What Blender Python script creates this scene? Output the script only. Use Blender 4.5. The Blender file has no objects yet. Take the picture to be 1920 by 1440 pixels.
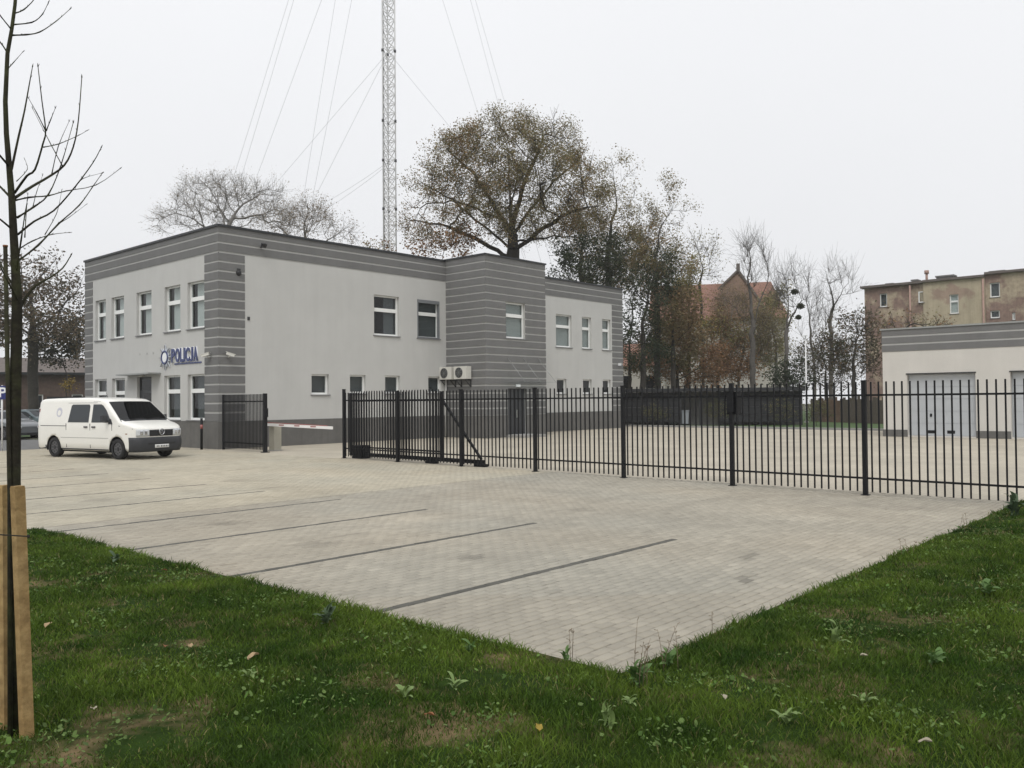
import bpy, bmesh, math, random
import numpy as np
from mathutils import Vector, Matrix

random.seed(7)
rng = np.random.default_rng(7)
R = math.radians
scene = bpy.context.scene
COL = scene.collection

# ------------------------------------------------------------------ camera
EYE = 1.85
CAM = np.array([[0.66491857, -0.00792124, -0.74687385],
                [-0.74686184, -0.01907587, -0.66470557],
                [-0.00898197, 0.99978666, -0.01859998]])      # columns: right, up, back
FOC = 1602.886
cd = bpy.data.cameras.new('camera')
cam = bpy.data.objects.new('camera', cd)
COL.objects.link(cam)
mw = Matrix([list(CAM[0]) + [0], list(CAM[1]) + [0], list(CAM[2]) + [EYE], [0, 0, 0, 1]])
cam.matrix_world = mw
cd.sensor_width = 36
cd.lens = FOC / 1920 * 36
cd.clip_start = 0.05
cd.clip_end = 2000
scene.camera = cam

# ------------------------------------------------------------------ sky, sun, exposure
SUN_EL, SUN_AZ = R(52), R(238)          # azimuth measured clockwise from +Y
w = bpy.data.worlds.new('World')
scene.world = w
w.use_nodes = True
nt = w.node_tree
nt.nodes.clear()
out = nt.nodes.new('ShaderNodeOutputWorld')
bg = nt.nodes.new('ShaderNodeBackground')
bg.inputs['Strength'].default_value = 0.1
sky = nt.nodes.new('ShaderNodeTexSky')
sky.sky_type = 'NISHITA'
sky.sun_disc = False
sky.sun_elevation = SUN_EL
sky.sun_rotation = SUN_AZ
sky.dust_density = 6
hs = nt.nodes.new('ShaderNodeHueSaturation')
hs.inputs['Saturation'].default_value = 0.3
nt.links.new(sky.outputs[0], hs.inputs['Color'])
tc = nt.nodes.new('ShaderNodeTexCoord')
sep = nt.nodes.new('ShaderNodeSeparateXYZ')
nt.links.new(tc.outputs['Generated'], sep.inputs[0])
mr = nt.nodes.new('ShaderNodeMapRange')          # overcast luminance rises gently to the zenith
mr.inputs['From Min'].default_value = 0.0
mr.inputs['From Max'].default_value = 1.0
mr.inputs['To Min'].default_value = 8.0
mr.inputs['To Max'].default_value = 10.9
nt.links.new(sep.outputs['Z'], mr.inputs['Value'])
nz = nt.nodes.new('ShaderNodeTexNoise')
nz.inputs['Scale'].default_value = 1.6
nz.inputs['Detail'].default_value = 3
nt.links.new(tc.outputs['Generated'], nz.inputs['Vector'])
mr2 = nt.nodes.new('ShaderNodeMapRange')
mr2.inputs['To Min'].default_value = 0.95
mr2.inputs['To Max'].default_value = 1.05
nt.links.new(nz.outputs['Fac'], mr2.inputs['Value'])
mul = nt.nodes.new('ShaderNodeMath'); mul.operation = 'MULTIPLY'
nt.links.new(mr.outputs[0], mul.inputs[0]); nt.links.new(mr2.outputs[0], mul.inputs[1])
tint = nt.nodes.new('ShaderNodeVectorMath'); tint.operation = 'SCALE'
tint.inputs[0].default_value = (0.985, 0.995, 1.02)
nt.links.new(mul.outputs[0], tint.inputs['Scale'])
mx = nt.nodes.new('ShaderNodeMix'); mx.data_type = 'RGBA'
mx.inputs['Factor'].default_value = 0.94
nt.links.new(hs.outputs[0], mx.inputs[6]); nt.links.new(tint.outputs[0], mx.inputs[7])
nt.links.new(mx.outputs[2], bg.inputs['Color'])
nt.links.new(bg.outputs[0], out.inputs['Surface'])

sl = bpy.data.lights.new('sun', 'SUN')
sl.energy = 1.3
sl.angle = R(24)
sl.color = (1.0, 0.97, 0.93)
so = bpy.data.objects.new('sun', sl)
COL.objects.link(so)
sd = Vector((math.sin(SUN_AZ) * math.cos(SUN_EL), math.cos(SUN_AZ) * math.cos(SUN_EL), math.sin(SUN_EL)))
so.rotation_euler = sd.to_track_quat('Z', 'Y').to_euler()
so.location = sd * 80

scene.view_settings.view_transform = 'Standard'
scene.view_settings.look = 'None'
scene.view_settings.exposure = 0.1
scene.view_settings.gamma = 1.0
scene.view_settings.use_curve_mapping = False
scene.render.engine = 'CYCLES'
scene.cycles.max_bounces = 6
scene.cycles.transparent_max_bounces = 12
scene.cycles.use_denoising = True
scene.cycles.volume_bounces = 1


# ------------------------------------------------------------------ helpers
def vp(px, py, dist):
    """world point seen in that direction at a horizontal distance"""
    d = CAM @ np.array([px - 960, 720 - py, -FOC])
    t = dist / math.hypot(d[0], d[1])
    return Vector((t * d[0], t * d[1], EYE + t * d[2]))


def proj(P):
    P = np.asarray(P, float) - np.array([0, 0, EYE])
    c = P @ CAM
    z = np.maximum(-c[..., 2], 1e-3)
    return 960 + FOC * c[..., 0] / z, 720 - FOC * c[..., 1] / z, -c[..., 2]


def vnoise(x, y, s, seed=0):
    """smooth value noise 0..1"""
    x = np.asarray(x) / s + 57.3 * seed; y = np.asarray(y) / s + 31.7 * seed
    xi = np.floor(x); yi = np.floor(y); fx = x - xi; fy = y - yi
    fx = fx * fx * (3 - 2 * fx); fy = fy * fy * (3 - 2 * fy)
    h = lambda a, b: np.modf(np.abs(np.sin(a * 127.1 + b * 311.7 + seed * 7.7) * 43758.5453))[0]
    return (h(xi, yi) * (1 - fx) * (1 - fy) + h(xi + 1, yi) * fx * (1 - fy)
            + h(xi, yi + 1) * (1 - fx) * fy + h(xi + 1, yi + 1) * fx * fy)


MATS = {}


def mat(name, col=(.5, .5, .5), rough=.7, var=.08, scale=6., bump=0., bscale=60., metal=0., spec=.5, attr=False, coat=0.,
        transl=0., col2=None, fscale=None, thresh=(.4, .6), streak=0.):
    """procedural principled material: noise-varied colour, optional second colour in patches, optional bump"""
    if name in MATS:
        return MATS[name]
    m = bpy.data.materials.new(name)
    m.use_nodes = True
    t = m.node_tree
    b = t.nodes['Principled BSDF']
    b.inputs['Roughness'].default_value = rough
    b.inputs['Metallic'].default_value = metal
    b.inputs['Specular IOR Level'].default_value = spec
    b.inputs['Coat Weight'].default_value = coat
    tc = t.nodes.new('ShaderNodeTexCoord')
    geo = t.nodes.new('ShaderNodeNewGeometry')
    vec = geo.outputs['Position'] if not attr == 'obj' else tc.outputs['Object']
    n = t.nodes.new('ShaderNodeTexNoise')
    n.inputs['Scale'].default_value = scale
    n.inputs['Detail'].default_value = 6
    n.inputs['Roughness'].default_value = .65
    t.links.new(vec, n.inputs['Vector'])
    rmp = t.nodes.new('ShaderNodeMapRange')
    rmp.inputs['From Min'].default_value = .25
    rmp.inputs['From Max'].default_value = .75
    rmp.inputs['To Min'].default_value = 1 - var
    rmp.inputs['To Max'].default_value = 1 + var
    t.links.new(n.outputs['Fac'], rmp.inputs['Value'])
    sc = t.nodes.new('ShaderNodeVectorMath'); sc.operation = 'SCALE'
    t.links.new(rmp.outputs[0], sc.inputs['Scale'])
    if attr is True:
        a = t.nodes.new('ShaderNodeAttribute'); a.attribute_name = 'Col'
        t.links.new(a.outputs['Color'], sc.inputs[0])
    elif col2 is not None:
        n2 = t.nodes.new('ShaderNodeTexNoise')
        n2.inputs['Scale'].default_value = fscale or scale
        n2.inputs['Detail'].default_value = 8
        n2.inputs['Roughness'].default_value = .6
        t.links.new(vec, n2.inputs['Vector'])
        r2 = t.nodes.new('ShaderNodeMapRange')
        r2.inputs['From Min'].default_value = thresh[0]; r2.inputs['From Max'].default_value = thresh[1]
        t.links.new(n2.outputs['Fac'], r2.inputs['Value'])
        mm = t.nodes.new('ShaderNodeMix'); mm.data_type = 'RGBA'
        mm.inputs[6].default_value = (*col, 1); mm.inputs[7].default_value = (*col2, 1)
        t.links.new(r2.outputs[0], mm.inputs['Factor'])
        t.links.new(mm.outputs[2], sc.inputs[0])
    else:
        sc.inputs[0].default_value = col
    if streak:      # faint vertical run-off marks and a soiled foot
        mpn = t.nodes.new('ShaderNodeMapping'); mpn.inputs['Scale'].default_value = (2.6, 2.6, .16)
        t.links.new(geo.outputs['Position'], mpn.inputs['Vector'])
        ns = t.nodes.new('ShaderNodeTexNoise'); ns.inputs['Scale'].default_value = 1.; ns.inputs['Detail'].default_value = 7
        ns.inputs['Roughness'].default_value = .7
        t.links.new(mpn.outputs[0], ns.inputs['Vector'])
        rs = t.nodes.new('ShaderNodeMapRange')
        rs.inputs['From Min'].default_value = .42; rs.inputs['From Max'].default_value = .75
        rs.inputs['To Min'].default_value = 1.; rs.inputs['To Max'].default_value = 1 - streak
        t.links.new(ns.outputs['Fac'], rs.inputs['Value'])
        m3 = t.nodes.new('ShaderNodeMath'); m3.operation = 'MULTIPLY'
        t.links.new(rmp.outputs[0], m3.inputs[0]); t.links.new(rs.outputs[0], m3.inputs[1])
        t.links.new(m3.outputs[0], sc.inputs['Scale'])
    t.links.new(sc.outputs[0], b.inputs['Base Color'])
    if bump:
        nb = t.nodes.new('ShaderNodeTexNoise')
        nb.inputs['Scale'].default_value = bscale
        nb.inputs['Detail'].default_value = 4
        t.links.new(vec, nb.inputs['Vector'])
        bp = t.nodes.new('ShaderNodeBump')
        bp.inputs['Strength'].default_value = bump
        bp.inputs['Distance'].default_value = .01
        t.links.new(nb.outputs['Fac'], bp.inputs['Height'])
        t.links.new(bp.outputs[0], b.inputs['Normal'])
    if transl:
        tr = t.nodes.new('ShaderNodeBsdfTranslucent')
        t.links.new(sc.outputs[0], tr.inputs['Color'])
        ms = t.nodes.new('ShaderNodeMixShader')
        ms.inputs[0].default_value = transl
        t.links.new(b.outputs[0], ms.inputs[1]); t.links.new(tr.outputs[0], ms.inputs[2])
        t.links.new(ms.outputs[0], t.nodes['Material Output'].inputs['Surface'])
    MATS[name] = m
    return m


def glass_mat(name, tint=(.75, .8, .8), refl=1.0):
    m = bpy.data.materials.new(name)
    m.use_nodes = True
    t = m.node_tree
    t.nodes.clear()
    o = t.nodes.new('ShaderNodeOutputMaterial')
    tr = t.nodes.new('ShaderNodeBsdfTransparent'); tr.inputs[0].default_value = (*tint, 1)
    gl = t.nodes.new('ShaderNodeBsdfGlossy'); gl.inputs['Roughness'].default_value = .015
    fr = t.nodes.new('ShaderNodeFresnel'); fr.inputs['IOR'].default_value = 1.6
    nz = t.nodes.new('ShaderNodeTexNoise'); nz.inputs['Scale'].default_value = .8
    bp = t.nodes.new('ShaderNodeBump'); bp.inputs['Strength'].default_value = .03; bp.inputs['Distance'].default_value = .05
    t.links.new(nz.outputs['Fac'], bp.inputs['Height']); t.links.new(bp.outputs[0], gl.inputs['Normal'])
    mu = t.nodes.new('ShaderNodeMath'); mu.operation = 'MULTIPLY'; mu.inputs[1].default_value = 1.7 * refl
    mu.use_clamp = True
    ms = t.nodes.new('ShaderNodeMixShader')
    ge = t.nodes.new('ShaderNodeNewGeometry')          # inner face of the pane only transmits
    iv = t.nodes.new('ShaderNodeMath'); iv.operation = 'SUBTRACT'; iv.inputs[0].default_value = 1.
    t.links.new(ge.outputs['Backfacing'], iv.inputs[1])
    mk = t.nodes.new('ShaderNodeMath'); mk.operation = 'MULTIPLY'
    t.links.new(fr.outputs[0], mu.inputs[0]); t.links.new(mu.outputs[0], mk.inputs[0]); t.links.new(iv.outputs[0], mk.inputs[1])
    t.links.new(mk.outputs[0], ms.inputs[0])
    t.links.new(tr.outputs[0], ms.inputs[1]); t.links.new(gl.outputs[0], ms.inputs[2])
    t.links.new(ms.outputs[0], o.inputs['Surface'])
    MATS[name] = m
    return m


def link(o, parent=None):
    COL.objects.link(o)
    if parent is not None:
        o.parent = parent
    return o


def root_loc(p):
    while p.parent is not None:
        p = p.parent
    return Vector(p.location)


def tag(o, label=None, cat=None, group=None, kind=None):
    if label: o['label'] = label
    if cat: o['category'] = cat
    if group: o['group'] = group
    if kind: o['kind'] = kind
    return o


def thing(name, label, cat, loc=(0, 0, 0), rz=0., group=None):
    o = bpy.data.objects.new(name, None)
    o.empty_display_size = .2
    o.location = loc
    o.rotation_euler = (0, 0, rz)
    link(o)
    return tag(o, label, cat, group)


class MB:
    def __init__(s):
        s.v = []; s.f = []; s.sm = []

    def quad(s, *p, smooth=False):
        n = len(s.v); s.v += [tuple(q) for q in p]; s.f.append(tuple(range(n, n + len(p)))); s.sm.append(smooth)
        return s

    def box(s, x0, y0, z0, x1, y1, z1):
        if x0 > x1: x0, x1 = x1, x0
        if y0 > y1: y0, y1 = y1, y0
        if z0 > z1: z0, z1 = z1, z0
        n = len(s.v)
        s.v += [(x0, y0, z0), (x1, y0, z0), (x1, y1, z0), (x0, y1, z0), (x0, y0, z1), (x1, y0, z1), (x1, y1, z1), (x0, y1, z1)]
        for f in ((3, 2, 1, 0), (4, 5, 6, 7), (0, 1, 5, 4), (1, 2, 6, 5), (2, 3, 7, 6), (3, 0, 4, 7)):
            s.f.append(tuple(n + i for i in f)); s.sm.append(False)
        return s

    def obox(s, c, ax, ay, az):
        """oriented box: centre and three half-axis vectors"""
        c, ax, ay, az = Vector(c), Vector(ax), Vector(ay), Vector(az)
        n = len(s.v)
        for k in ((-1, -1, -1), (1, -1, -1), (1, 1, -1), (-1, 1, -1), (-1, -1, 1), (1, -1, 1), (1, 1, 1), (-1, 1, 1)):
            s.v.append(tuple(c + ax * k[0] + ay * k[1] + az * k[2]))
        for f in ((3, 2, 1, 0), (4, 5, 6, 7), (0, 1, 5, 4), (1, 2, 6, 5), (2, 3, 7, 6), (3, 0, 4, 7)):
            s.f.append(tuple(n + i for i in f)); s.sm.append(False)
        return s

    def bar(s, a, b, hw, hd=None, up=(0, 0, 1)):
        a, b = Vector(a), Vector(b)
        d = (b - a)
        u = Vector(up)
        if abs(d.normalized().dot(u)) > .98:
            u = Vector((1, 0, 0))
        sx = d.cross(u).normalized()
        sy = sx.cross(d).normalized()
        return s.obox((a + b) / 2, d / 2, sx * hw, sy * (hd or hw))

    def tube(s, pts, radii, n=8, cap=True, smooth=True):
        pts = [Vector(p) for p in pts]
        if not hasattr(radii, '__len__'):
            radii = [radii] * len(pts)
        base = len(s.v)
        ref = None
        for i, p in enumerate(pts):
            d = (pts[min(i + 1, len(pts) - 1)] - pts[max(i - 1, 0)]).normalized()
            if ref is None:
                ref = Vector((1, 0, 0)) if abs(d.x) < .8 else Vector((0, 1, 0))
            sx = d.cross(ref).normalized(); sy = d.cross(sx).normalized()
            ref = -sy if False else ref
            for k in range(n):
                a = 2 * math.pi * k / n
                s.v.append(tuple(p + (sx * math.cos(a) + sy * math.sin(a)) * radii[i]))
        for i in range(len(pts) - 1):
            for k in range(n):
                a = base + i * n + k; b = base + i * n + (k + 1) % n
                s.f.append((a, b, b + n, a + n)); s.sm.append(smooth)
        if cap:
            s.f.append(tuple(base + k for k in range(n))); s.sm.append(False)
            s.f.append(tuple(base + (len(pts) - 1) * n + k for k in range(n))); s.sm.append(False)
        return s

    def prism(s, poly, h):
        """poly: list of points (front face), extruded by vector h"""
        h = Vector(h); n = len(poly); b = len(s.v)
        s.v += [tuple(p) for p in poly] + [tuple(Vector(p) + h) for p in poly]
        s.f.append(tuple(range(b, b + n))); s.sm.append(False)
        s.f.append(tuple(range(b + 2 * n - 1, b + n - 1, -1))); s.sm.append(False)
        for i in range(n):
            j = (i + 1) % n
            s.f.append((b + i, b + n + i, b + n + j, b + j)); s.sm.append(False)
        return s

    def build(s, name, m, parent=None, world=True, fix=True, off=None):
        me = bpy.data.meshes.new(name)
        v = s.v
        if parent is not None and world:
            L = root_loc(parent)
            v = [(a - L.x, b - L.y, c - L.z) for a, b, c in v]
        me.from_pydata(v, [], s.f)
        if any(s.sm):
            me.polygons.foreach_set('use_smooth', s.sm)
        if fix:
            bm = bmesh.new(); bm.from_mesh(me)
            bmesh.ops.recalc_face_normals(bm, faces=bm.faces)
            bm.to_mesh(me); bm.free()
        me.materials.append(MATS[m] if isinstance(m, str) else m)
        o = bpy.data.objects.new(name, me)
        link(o, parent)
        return o


def np_mesh(name, V, F3=None, F4=None, cols=None, m=None, parent=None, smooth=False):
    """fast mesh from numpy; F3 (n,3) and F4 (n,4); cols per vertex"""
    me = bpy.data.meshes.new(name)
    V = np.asarray(V, np.float32)
    me.vertices.add(len(V)); me.vertices.foreach_set('co', V.ravel())
    n3 = 0 if F3 is None else len(F3); n4 = 0 if F4 is None else len(F4)
    idx = np.concatenate(([] if not n4 else [np.asarray(F4, np.int32).ravel()]) + ([] if not n3 else [np.asarray(F3, np.int32).ravel()]))
    me.loops.add(len(idx)); me.loops.foreach_set('vertex_index', idx.astype(np.int32))
    me.polygons.add(n3 + n4)
    st = np.concatenate([np.arange(n4) * 4, n4 * 4 + np.arange(n3) * 3]).astype(np.int32)
    me.polygons.foreach_set('loop_start', st)
    if smooth:
        me.polygons.foreach_set('use_smooth', np.ones(n3 + n4, bool))
    me.update(calc_edges=True)
    me.validate()
    if cols is not None:
        ca = me.color_attributes.new('Col', 'FLOAT_COLOR', 'POINT')
        c = np.ones((len(V), 4), np.float32); c[:, :3] = cols
        ca.data.foreach_set('color', c.ravel())
    if m is not None:
        me.materials.append(MATS[m] if isinstance(m, str) else m)
    o = bpy.data.objects.new(name, me)
    return link(o, parent)


# ------------------------------------------------------------------ materials
mat('plaster_light', (.492, .492, .474), .9, .05, .7, .35, 160, streak=.05)
mat('plaster_warm', (.57, .55, .51), .9, .05, .7, .35, 160, streak=.05)
mat('stripe_gap', (.40, .40, .385), .9, .06, 2, .2, 160, streak=.08)  # plaster darkened so the recessed gaps carry their shade in the colour
mat('cladding', (.155, .155, .153), .85, .08, 1.5, .35, 140, streak=.09)
mat('plinth', (.125, .122, .115), .85, .14, 2.2, .4, 120, streak=.2)
mat('coping', (.03, .032, .035), .45, .1, 3, metal=.3)
mat('coping_light', (.30, .31, .30), .4, .1, 3, metal=.3)
mat('white_frame', (.78, .79, .77), .35, .03, 4)
mat('grey_frame', (.17, .18, .19), .4, .03, 4)
mat('sill_metal', (.16, .16, .165), .45, .06, 5)
mat('dark_room', (.018, .019, .02), .9, .2, 1)  # near black, the dimness of unlit interiors put into the colour
mat('blind', (.50, .51, .49), .8, .06, 3)
mat('blind_dark', (.07, .075, .08), .8, .1, 3)
mat('blind_mid', (.30, .31, .30), .8, .06, 3)
mat('black_paint', (.006, .0065, .008), .6, .15, 5, spec=.25)
mat('door_dark', (.028, .031, .036), .4, .1, 3)
mat('white_plastic', (.60, .59, .54), .45, .05, 6)
mat('grille_dark', (.02, .02, .022), .6, .1, 6)
mat('roof_felt', (.06, .06, .062), .9, .2, 2)
glass_mat('glass', (.9, .93, .93), .45)
glass_mat('glass_dark', (.22, .24, .26), .38)
mat('sign_blue', (.04, .055, .16), .4, .05, 6)
mat('sign_silver', (.52, .55, .60), .35, .08, 9)
mat('sign_white', (.8, .82, .84), .4, .03, 6)
mat('garage_door', (.42, .44, .46), .5, .04, 2.5, .1, 200)
mat('barrier_white', (.82, .81, .79), .35, .04, 5)
mat('barrier_red', (.32, .10, .09), .4, .06, 6)
mat('barrier_box', (.33, .315, .26), .5, .06, 6)
mat('wood_stake', (.29, .185, .07), .75, .28, 14, .4, 60, col2=(.36, .245, .105), fscale=7)
mat('wood_dark', (.09, .075, .06), .8, .3, 10)
mat('bark', (.045, .040, .034), .95, .35, 7, .8, 40)
mat('bark_sapling', (.024, .021, .015), .85, .35, 18, .6, 60, col2=(.045, .048, .022), fscale=6, spec=.2)
mat('bark_mid', (.095, .086, .078), .95, .3, 5, .6, 40)
mat('bark_grey', (.20, .19, .175), .95, .3, 5, .6, 40)
mat('leaf', attr=True, rough=.75, var=.18, scale=3, transl=.35, spec=.2)
mat('grass_blade', attr=True, rough=.7, var=.15, scale=2.5, transl=.3, spec=.25)
mat('weed_leaf', (.10, .18, .05), .6, .2, 12, transl=.25, spec=.3)
mat('weed_pale', (.19, .27, .09), .6, .2, 12, transl=.25, spec=.3)
mat('weed_dark', (.075, .115, .06), .6, .25, 12, transl=.2, spec=.3)
mat('dry_stem', (.16, .12, .075), .9, .25, 20)
mat('lawn_soil', (.020, .038, .007), .98, .35, 5, .8, 40, col2=(.15, .11, .06), fscale=1.6, thresh=(.52, .66), spec=.05)
mat('mulch', (.055, .038, .024), .98, .5, 22, 1., 60)
mat('terrain', (.05, .07, .025), .98, .35, .6, col2=(.08, .065, .04), fscale=.25)
mat('far_grass', (.045, .085, .02), .95, .35, 1.2)
mat('asphalt', (.13, .13, .128), .9, .12, 1.5, .3, 80)
mat('kerb', (.30, .295, .28), .9, .1, 2, .3, 80)
mat('paver', attr=True, rough=.92, var=.10, scale=2.2, bump=.35, bscale=220)
mat('joint_sand', (.18, .165, .135), .98, .2, 4)
mat('mast_steel', (.72, .72, .72), .6, .05, 1)
mat('mast_dark', (.07, .07, .075), .6, .1, 1)
mat('cable', (.45, .46, .48), .6, .02, 1)
mat('brick_dark', (.085, .058, .046), .9, .3, 3, .4, 20)
mat('roof_red', (.215, .115, .085), .85, .22, 1.2, .3, 12)
mat('house_wall', (.40, .38, .34), .9, .1, .8)
mat('house_trim', (.12, .10, .09), .8, .1, 2)
mat('brick_gable', (.24, .16, .12), .9, .25, 1.2)
mat('old_brick', (.24, .165, .135), .92, .25, 3, .4, 14, col2=(.40, .33, .24), fscale=.35, thresh=(.5, .58), streak=.2)
mat('old_plaster', (.42, .36, .26), .92, .16, 1.2, .3, 14, col2=(.33, .245, .19), fscale=.45, thresh=(.55, .62), streak=.2)
mat('old_edge', (.13, .11, .10), .9, .2, 2)
mat('chimney', (.17, .165, .16), .9, .2, 4)
mat('chimney_pink', (.36, .24, .20), .9, .2, 4)
mat('van_white', (.80, .79, .74), .3, .03, 2, coat=.5, attr='obj')
mat('car_grey', (.16, .17, .18), .3, .05, 2, coat=.5, attr='obj')
mat('car_teal', (.07, .10, .11), .3, .05, 2, coat=.5, attr='obj')
mat('seam_grey', (.30, .30, .285), .5, .05, 5, attr='obj')
mat('van_black', (.03, .032, .036), .6, .1, 6, attr='obj')
mat('tyre', (.014, .014, .015), .85, .2, 9, attr='obj')
mat('rim', (.10, .10, .105), .45, .1, 9, metal=.5, attr='obj')
mat('lamp_glass', (.55, .57, .58), .12, .05, 9, attr='obj')
mat('lamp_red', (.25, .02, .02), .25, .05, 9, attr='obj')
mat('chrome', (.62, .63, .65), .2, .03, 9, metal=.9, attr='obj')
mat('plate', (.75, .75, .73), .5, .03, 9, attr='obj')
mat('badge', (.52, .52, .58), .5, .25, 18, attr='obj')
mat('dark_panel', (.02, .021, .024), .8, .2, 1.5)
mat('rust_panel', (.13, .085, .06), .9, .3, 2)
mat('bin_pale', (.30, .32, .35), .6, .1, 3)
mat('bin_grey', (.20, .22, .24), .6, .1, 3)
mat('dead_leaf', (.42, .30, .17), .7, .25, 30, transl=.2)
mat('dead_leaf_pale', (.38, .34, .25), .7, .2, 30, transl=.2)
mat('dead_leaf_red', (.28, .12, .05), .7, .25, 30, transl=.2)
mat('yellow_leaf', (.42, .30, .05), .7, .25, 30, transl=.3)
mat('rubber_tie', (.02, .018, .014), .8, .2, 9)
mat('sign_blue2', (.02, .03, .16), .5, .05, 9)

# yard paving sheet: bond drawn only where blocks are too far to be told apart
m = bpy.data.materials.new('paving_far'); m.use_nodes = True; MATS['paving_far'] = m
t = m.node_tree; b = t.nodes['Principled BSDF']; b.inputs['Roughness'].default_value = .92
geo = t.nodes.new('ShaderNodeNewGeometry')
br = t.nodes.new('ShaderNodeTexBrick')
br.inputs['Scale'].default_value = 1.0
br.inputs['Brick Width'].default_value = .2; br.inputs['Row Height'].default_value = .1
br.inputs['Mortar Size'].default_value = .004
br.inputs['Color1'].default_value = (.43, .39, .31, 1); br.inputs['Color2'].default_value = (.40, .36, .29, 1)
br.inputs['Mortar'].default_value = (.32, .29, .235, 1)
t.links.new(geo.outputs['Position'], br.inputs['Vector'])
n = t.nodes.new('ShaderNodeTexNoise'); n.inputs['Scale'].default_value = .5; n.inputs['Detail'].default_value = 7
t.links.new(geo.outputs['Position'], n.inputs['Vector'])
mp = t.nodes.new('ShaderNodeMapRange'); mp.inputs['From Min'].default_value = .3; mp.inputs['From Max'].default_value = .7
mp.inputs['To Min'].default_value = .86; mp.inputs['To Max'].default_value = 1.1
t.links.new(n.outputs['Fac'], mp.inputs['Value'])
s_ = t.nodes.new('ShaderNodeVectorMath'); s_.operation = 'SCALE'
t.links.new(br.outputs['Color'], s_.inputs[0]); t.links.new(mp.outputs[0], s_.inputs['Scale'])
t.links.new(s_.outputs[0], b.inputs['Base Color'])

# ------------------------------------------------------------------ ground sheets
GX, GY = 4.75, 3.27            # the lawn's corner: paving lies beyond x > GX and y > GY


def sheet(name, m, pts, z):
    mb = MB(); mb.quad(*[(x, y, z) for x, y in pts])
    return tag(mb.build(name, m), kind='structure')


sheet('ground', 'terrain', [(-250, -250), (250, -250), (250, 250), (-250, 250)], -.09)
paving = sheet('paving', 'joint_sand', [(GX - .1, GY - .1), (17.3, GY - .1), (17.3, 38.), (-9, 38.), (-9, 13.4), (GX - .1, 13.4)], -.016)
sheet('yard_paving', 'paving_far', [(17.02, -14), (47.5, -14), (48.2, 33), (60, 46), (17.02, 46)], -.004)
sheet('road', 'asphalt', [(-60, 38.0), (17.02, 38.0), (17.02, 52), (-60, 66)], -.02)
sheet('grass_verge', 'far_grass', [(-60, 52.6), (24, 52.6), (36, 84), (-60, 84)], .02)
mb = MB(); mb.box(-60, 52.2, -.05, 17.3, 52.6, .11); tag(mb.build('kerb', 'kerb'), kind='structure')
sheet('yard_grass', 'far_grass', [(48.5, -40), (110, -40), (110, 60), (60.3, 46), (48.5, 33)], .03)
mb = MB(); mb.box(48.2, -14, -.05, 48.5, 33, .1); tag(mb.build('yard_kerb', 'kerb'), kind='structure')

# paving blocks, 20 x 10 cm, laid in courses along x
LINES = [5.85 + 2.45 * k for k in range(11)]
LINE_ROWS = {int(round((y - GY) / .1)) for y in LINES}
xs, ys, rows = [], [], []
for r in range(int((38.0 - GY) / .1)):
    y = GY + .1 * r + .05
    x0 = GX if y < 13.5 else -9
    k = np.arange(int((17.0 - x0) / .2) + 1)
    x = x0 + .2 * k + (.1 if r % 2 else 0)
    x = x[x < 17.05]
    xs.append(x); ys.append(np.full(len(x), y)); rows.append(np.full(len(x), r))
xs = np.concatenate(xs); ys = np.concatenate(ys); rows = np.concatenate(rows)
px, py, dep = proj(np.stack([xs, ys, np.zeros_like(xs)], 1))
keep = (dep > 1) & (px > -330) & (px < 2250)
keep &= ~((xs > 10.2) & (xs < 15) & (ys > 27) & (ys < 33) & False)
xs, ys, rows, dep = xs[keep], ys[keep], rows[keep], dep[keep]
N = len(xs)
sandy = np.clip((ys - 13.7) / .25, 0, 1)[:, None]
grey = np.array([.326, .299, .243]); sand = np.array([.385, .350, .272])
c = grey * (1 - sandy) + sand * sandy
c = c * (1 + .05 * rng.normal(size=(N, 1)).clip(-2, 2))
c = c * (1 + .13 * (vnoise(xs, ys, 2.3, 1) - .5) + .12 * (vnoise(xs, ys, .7, 2) - .5) + .1 * (vnoise(xs, ys * .3, .5, 4) - .5))[:, None]
c += (vnoise(xs, ys, 1.5, 3)[:, None] - .5) * np.array([.016, .0, -.012])
# tyre scuffs with their own shape
for (cx, cy, lx, ly, a, k) in ((8.1, 4.05, .32, .07, .5, .55), (9.3, 4.6, .3, .06, .3, .62), (8.0, 4.4, 1.2, .05, .25, .9), (7.4, 9.6, .5, .07, 0, .8),
                               (12.6, 21.3, .6, .09, .2, .72), (10.2, 16.2, .7, .08, .1, .75)):
    u = (xs - cx) * math.cos(a) + (ys - cy) * math.sin(a); v = -(xs - cx) * math.sin(a) + (ys - cy) * math.cos(a)
    g = np.exp(-((u / lx) ** 2 + (v / ly) ** 2))
    c *= (1 - (1 - k) * g)[:, None]
for (cx, cy, rad, a0, a1, wv, k) in ((13.5, 4.5, 3.2, .4, 2.2, .11, .90), (13.5, 4.5, 4.75, .5, 2.1, .11, .91), (6.2, 15.5, 6.0, -1.0, .4, .12, .92), (6.2, 15.5, 7.5, -1.1, .3, .12, .93),
                                   (14.5, 22.0, 5.5, 2.2, 4.2, .13, .92), (14.5, 22.0, 7.0, 2.2, 4.2, .13, .93)):
    rr_ = np.hypot(xs - cx, ys - cy); an = np.arctan2(ys - cy, xs - cx) % (2 * np.pi)
    ina = ((an - a0) % (2 * np.pi)) < ((a1 - a0) % (2 * np.pi))
    c *= (1 - (1 - k) * np.exp(-((rr_ - rad) / wv) ** 2) * ina * (.4 + .9 * vnoise(xs, ys, .6, 17)))[:, None]
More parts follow.
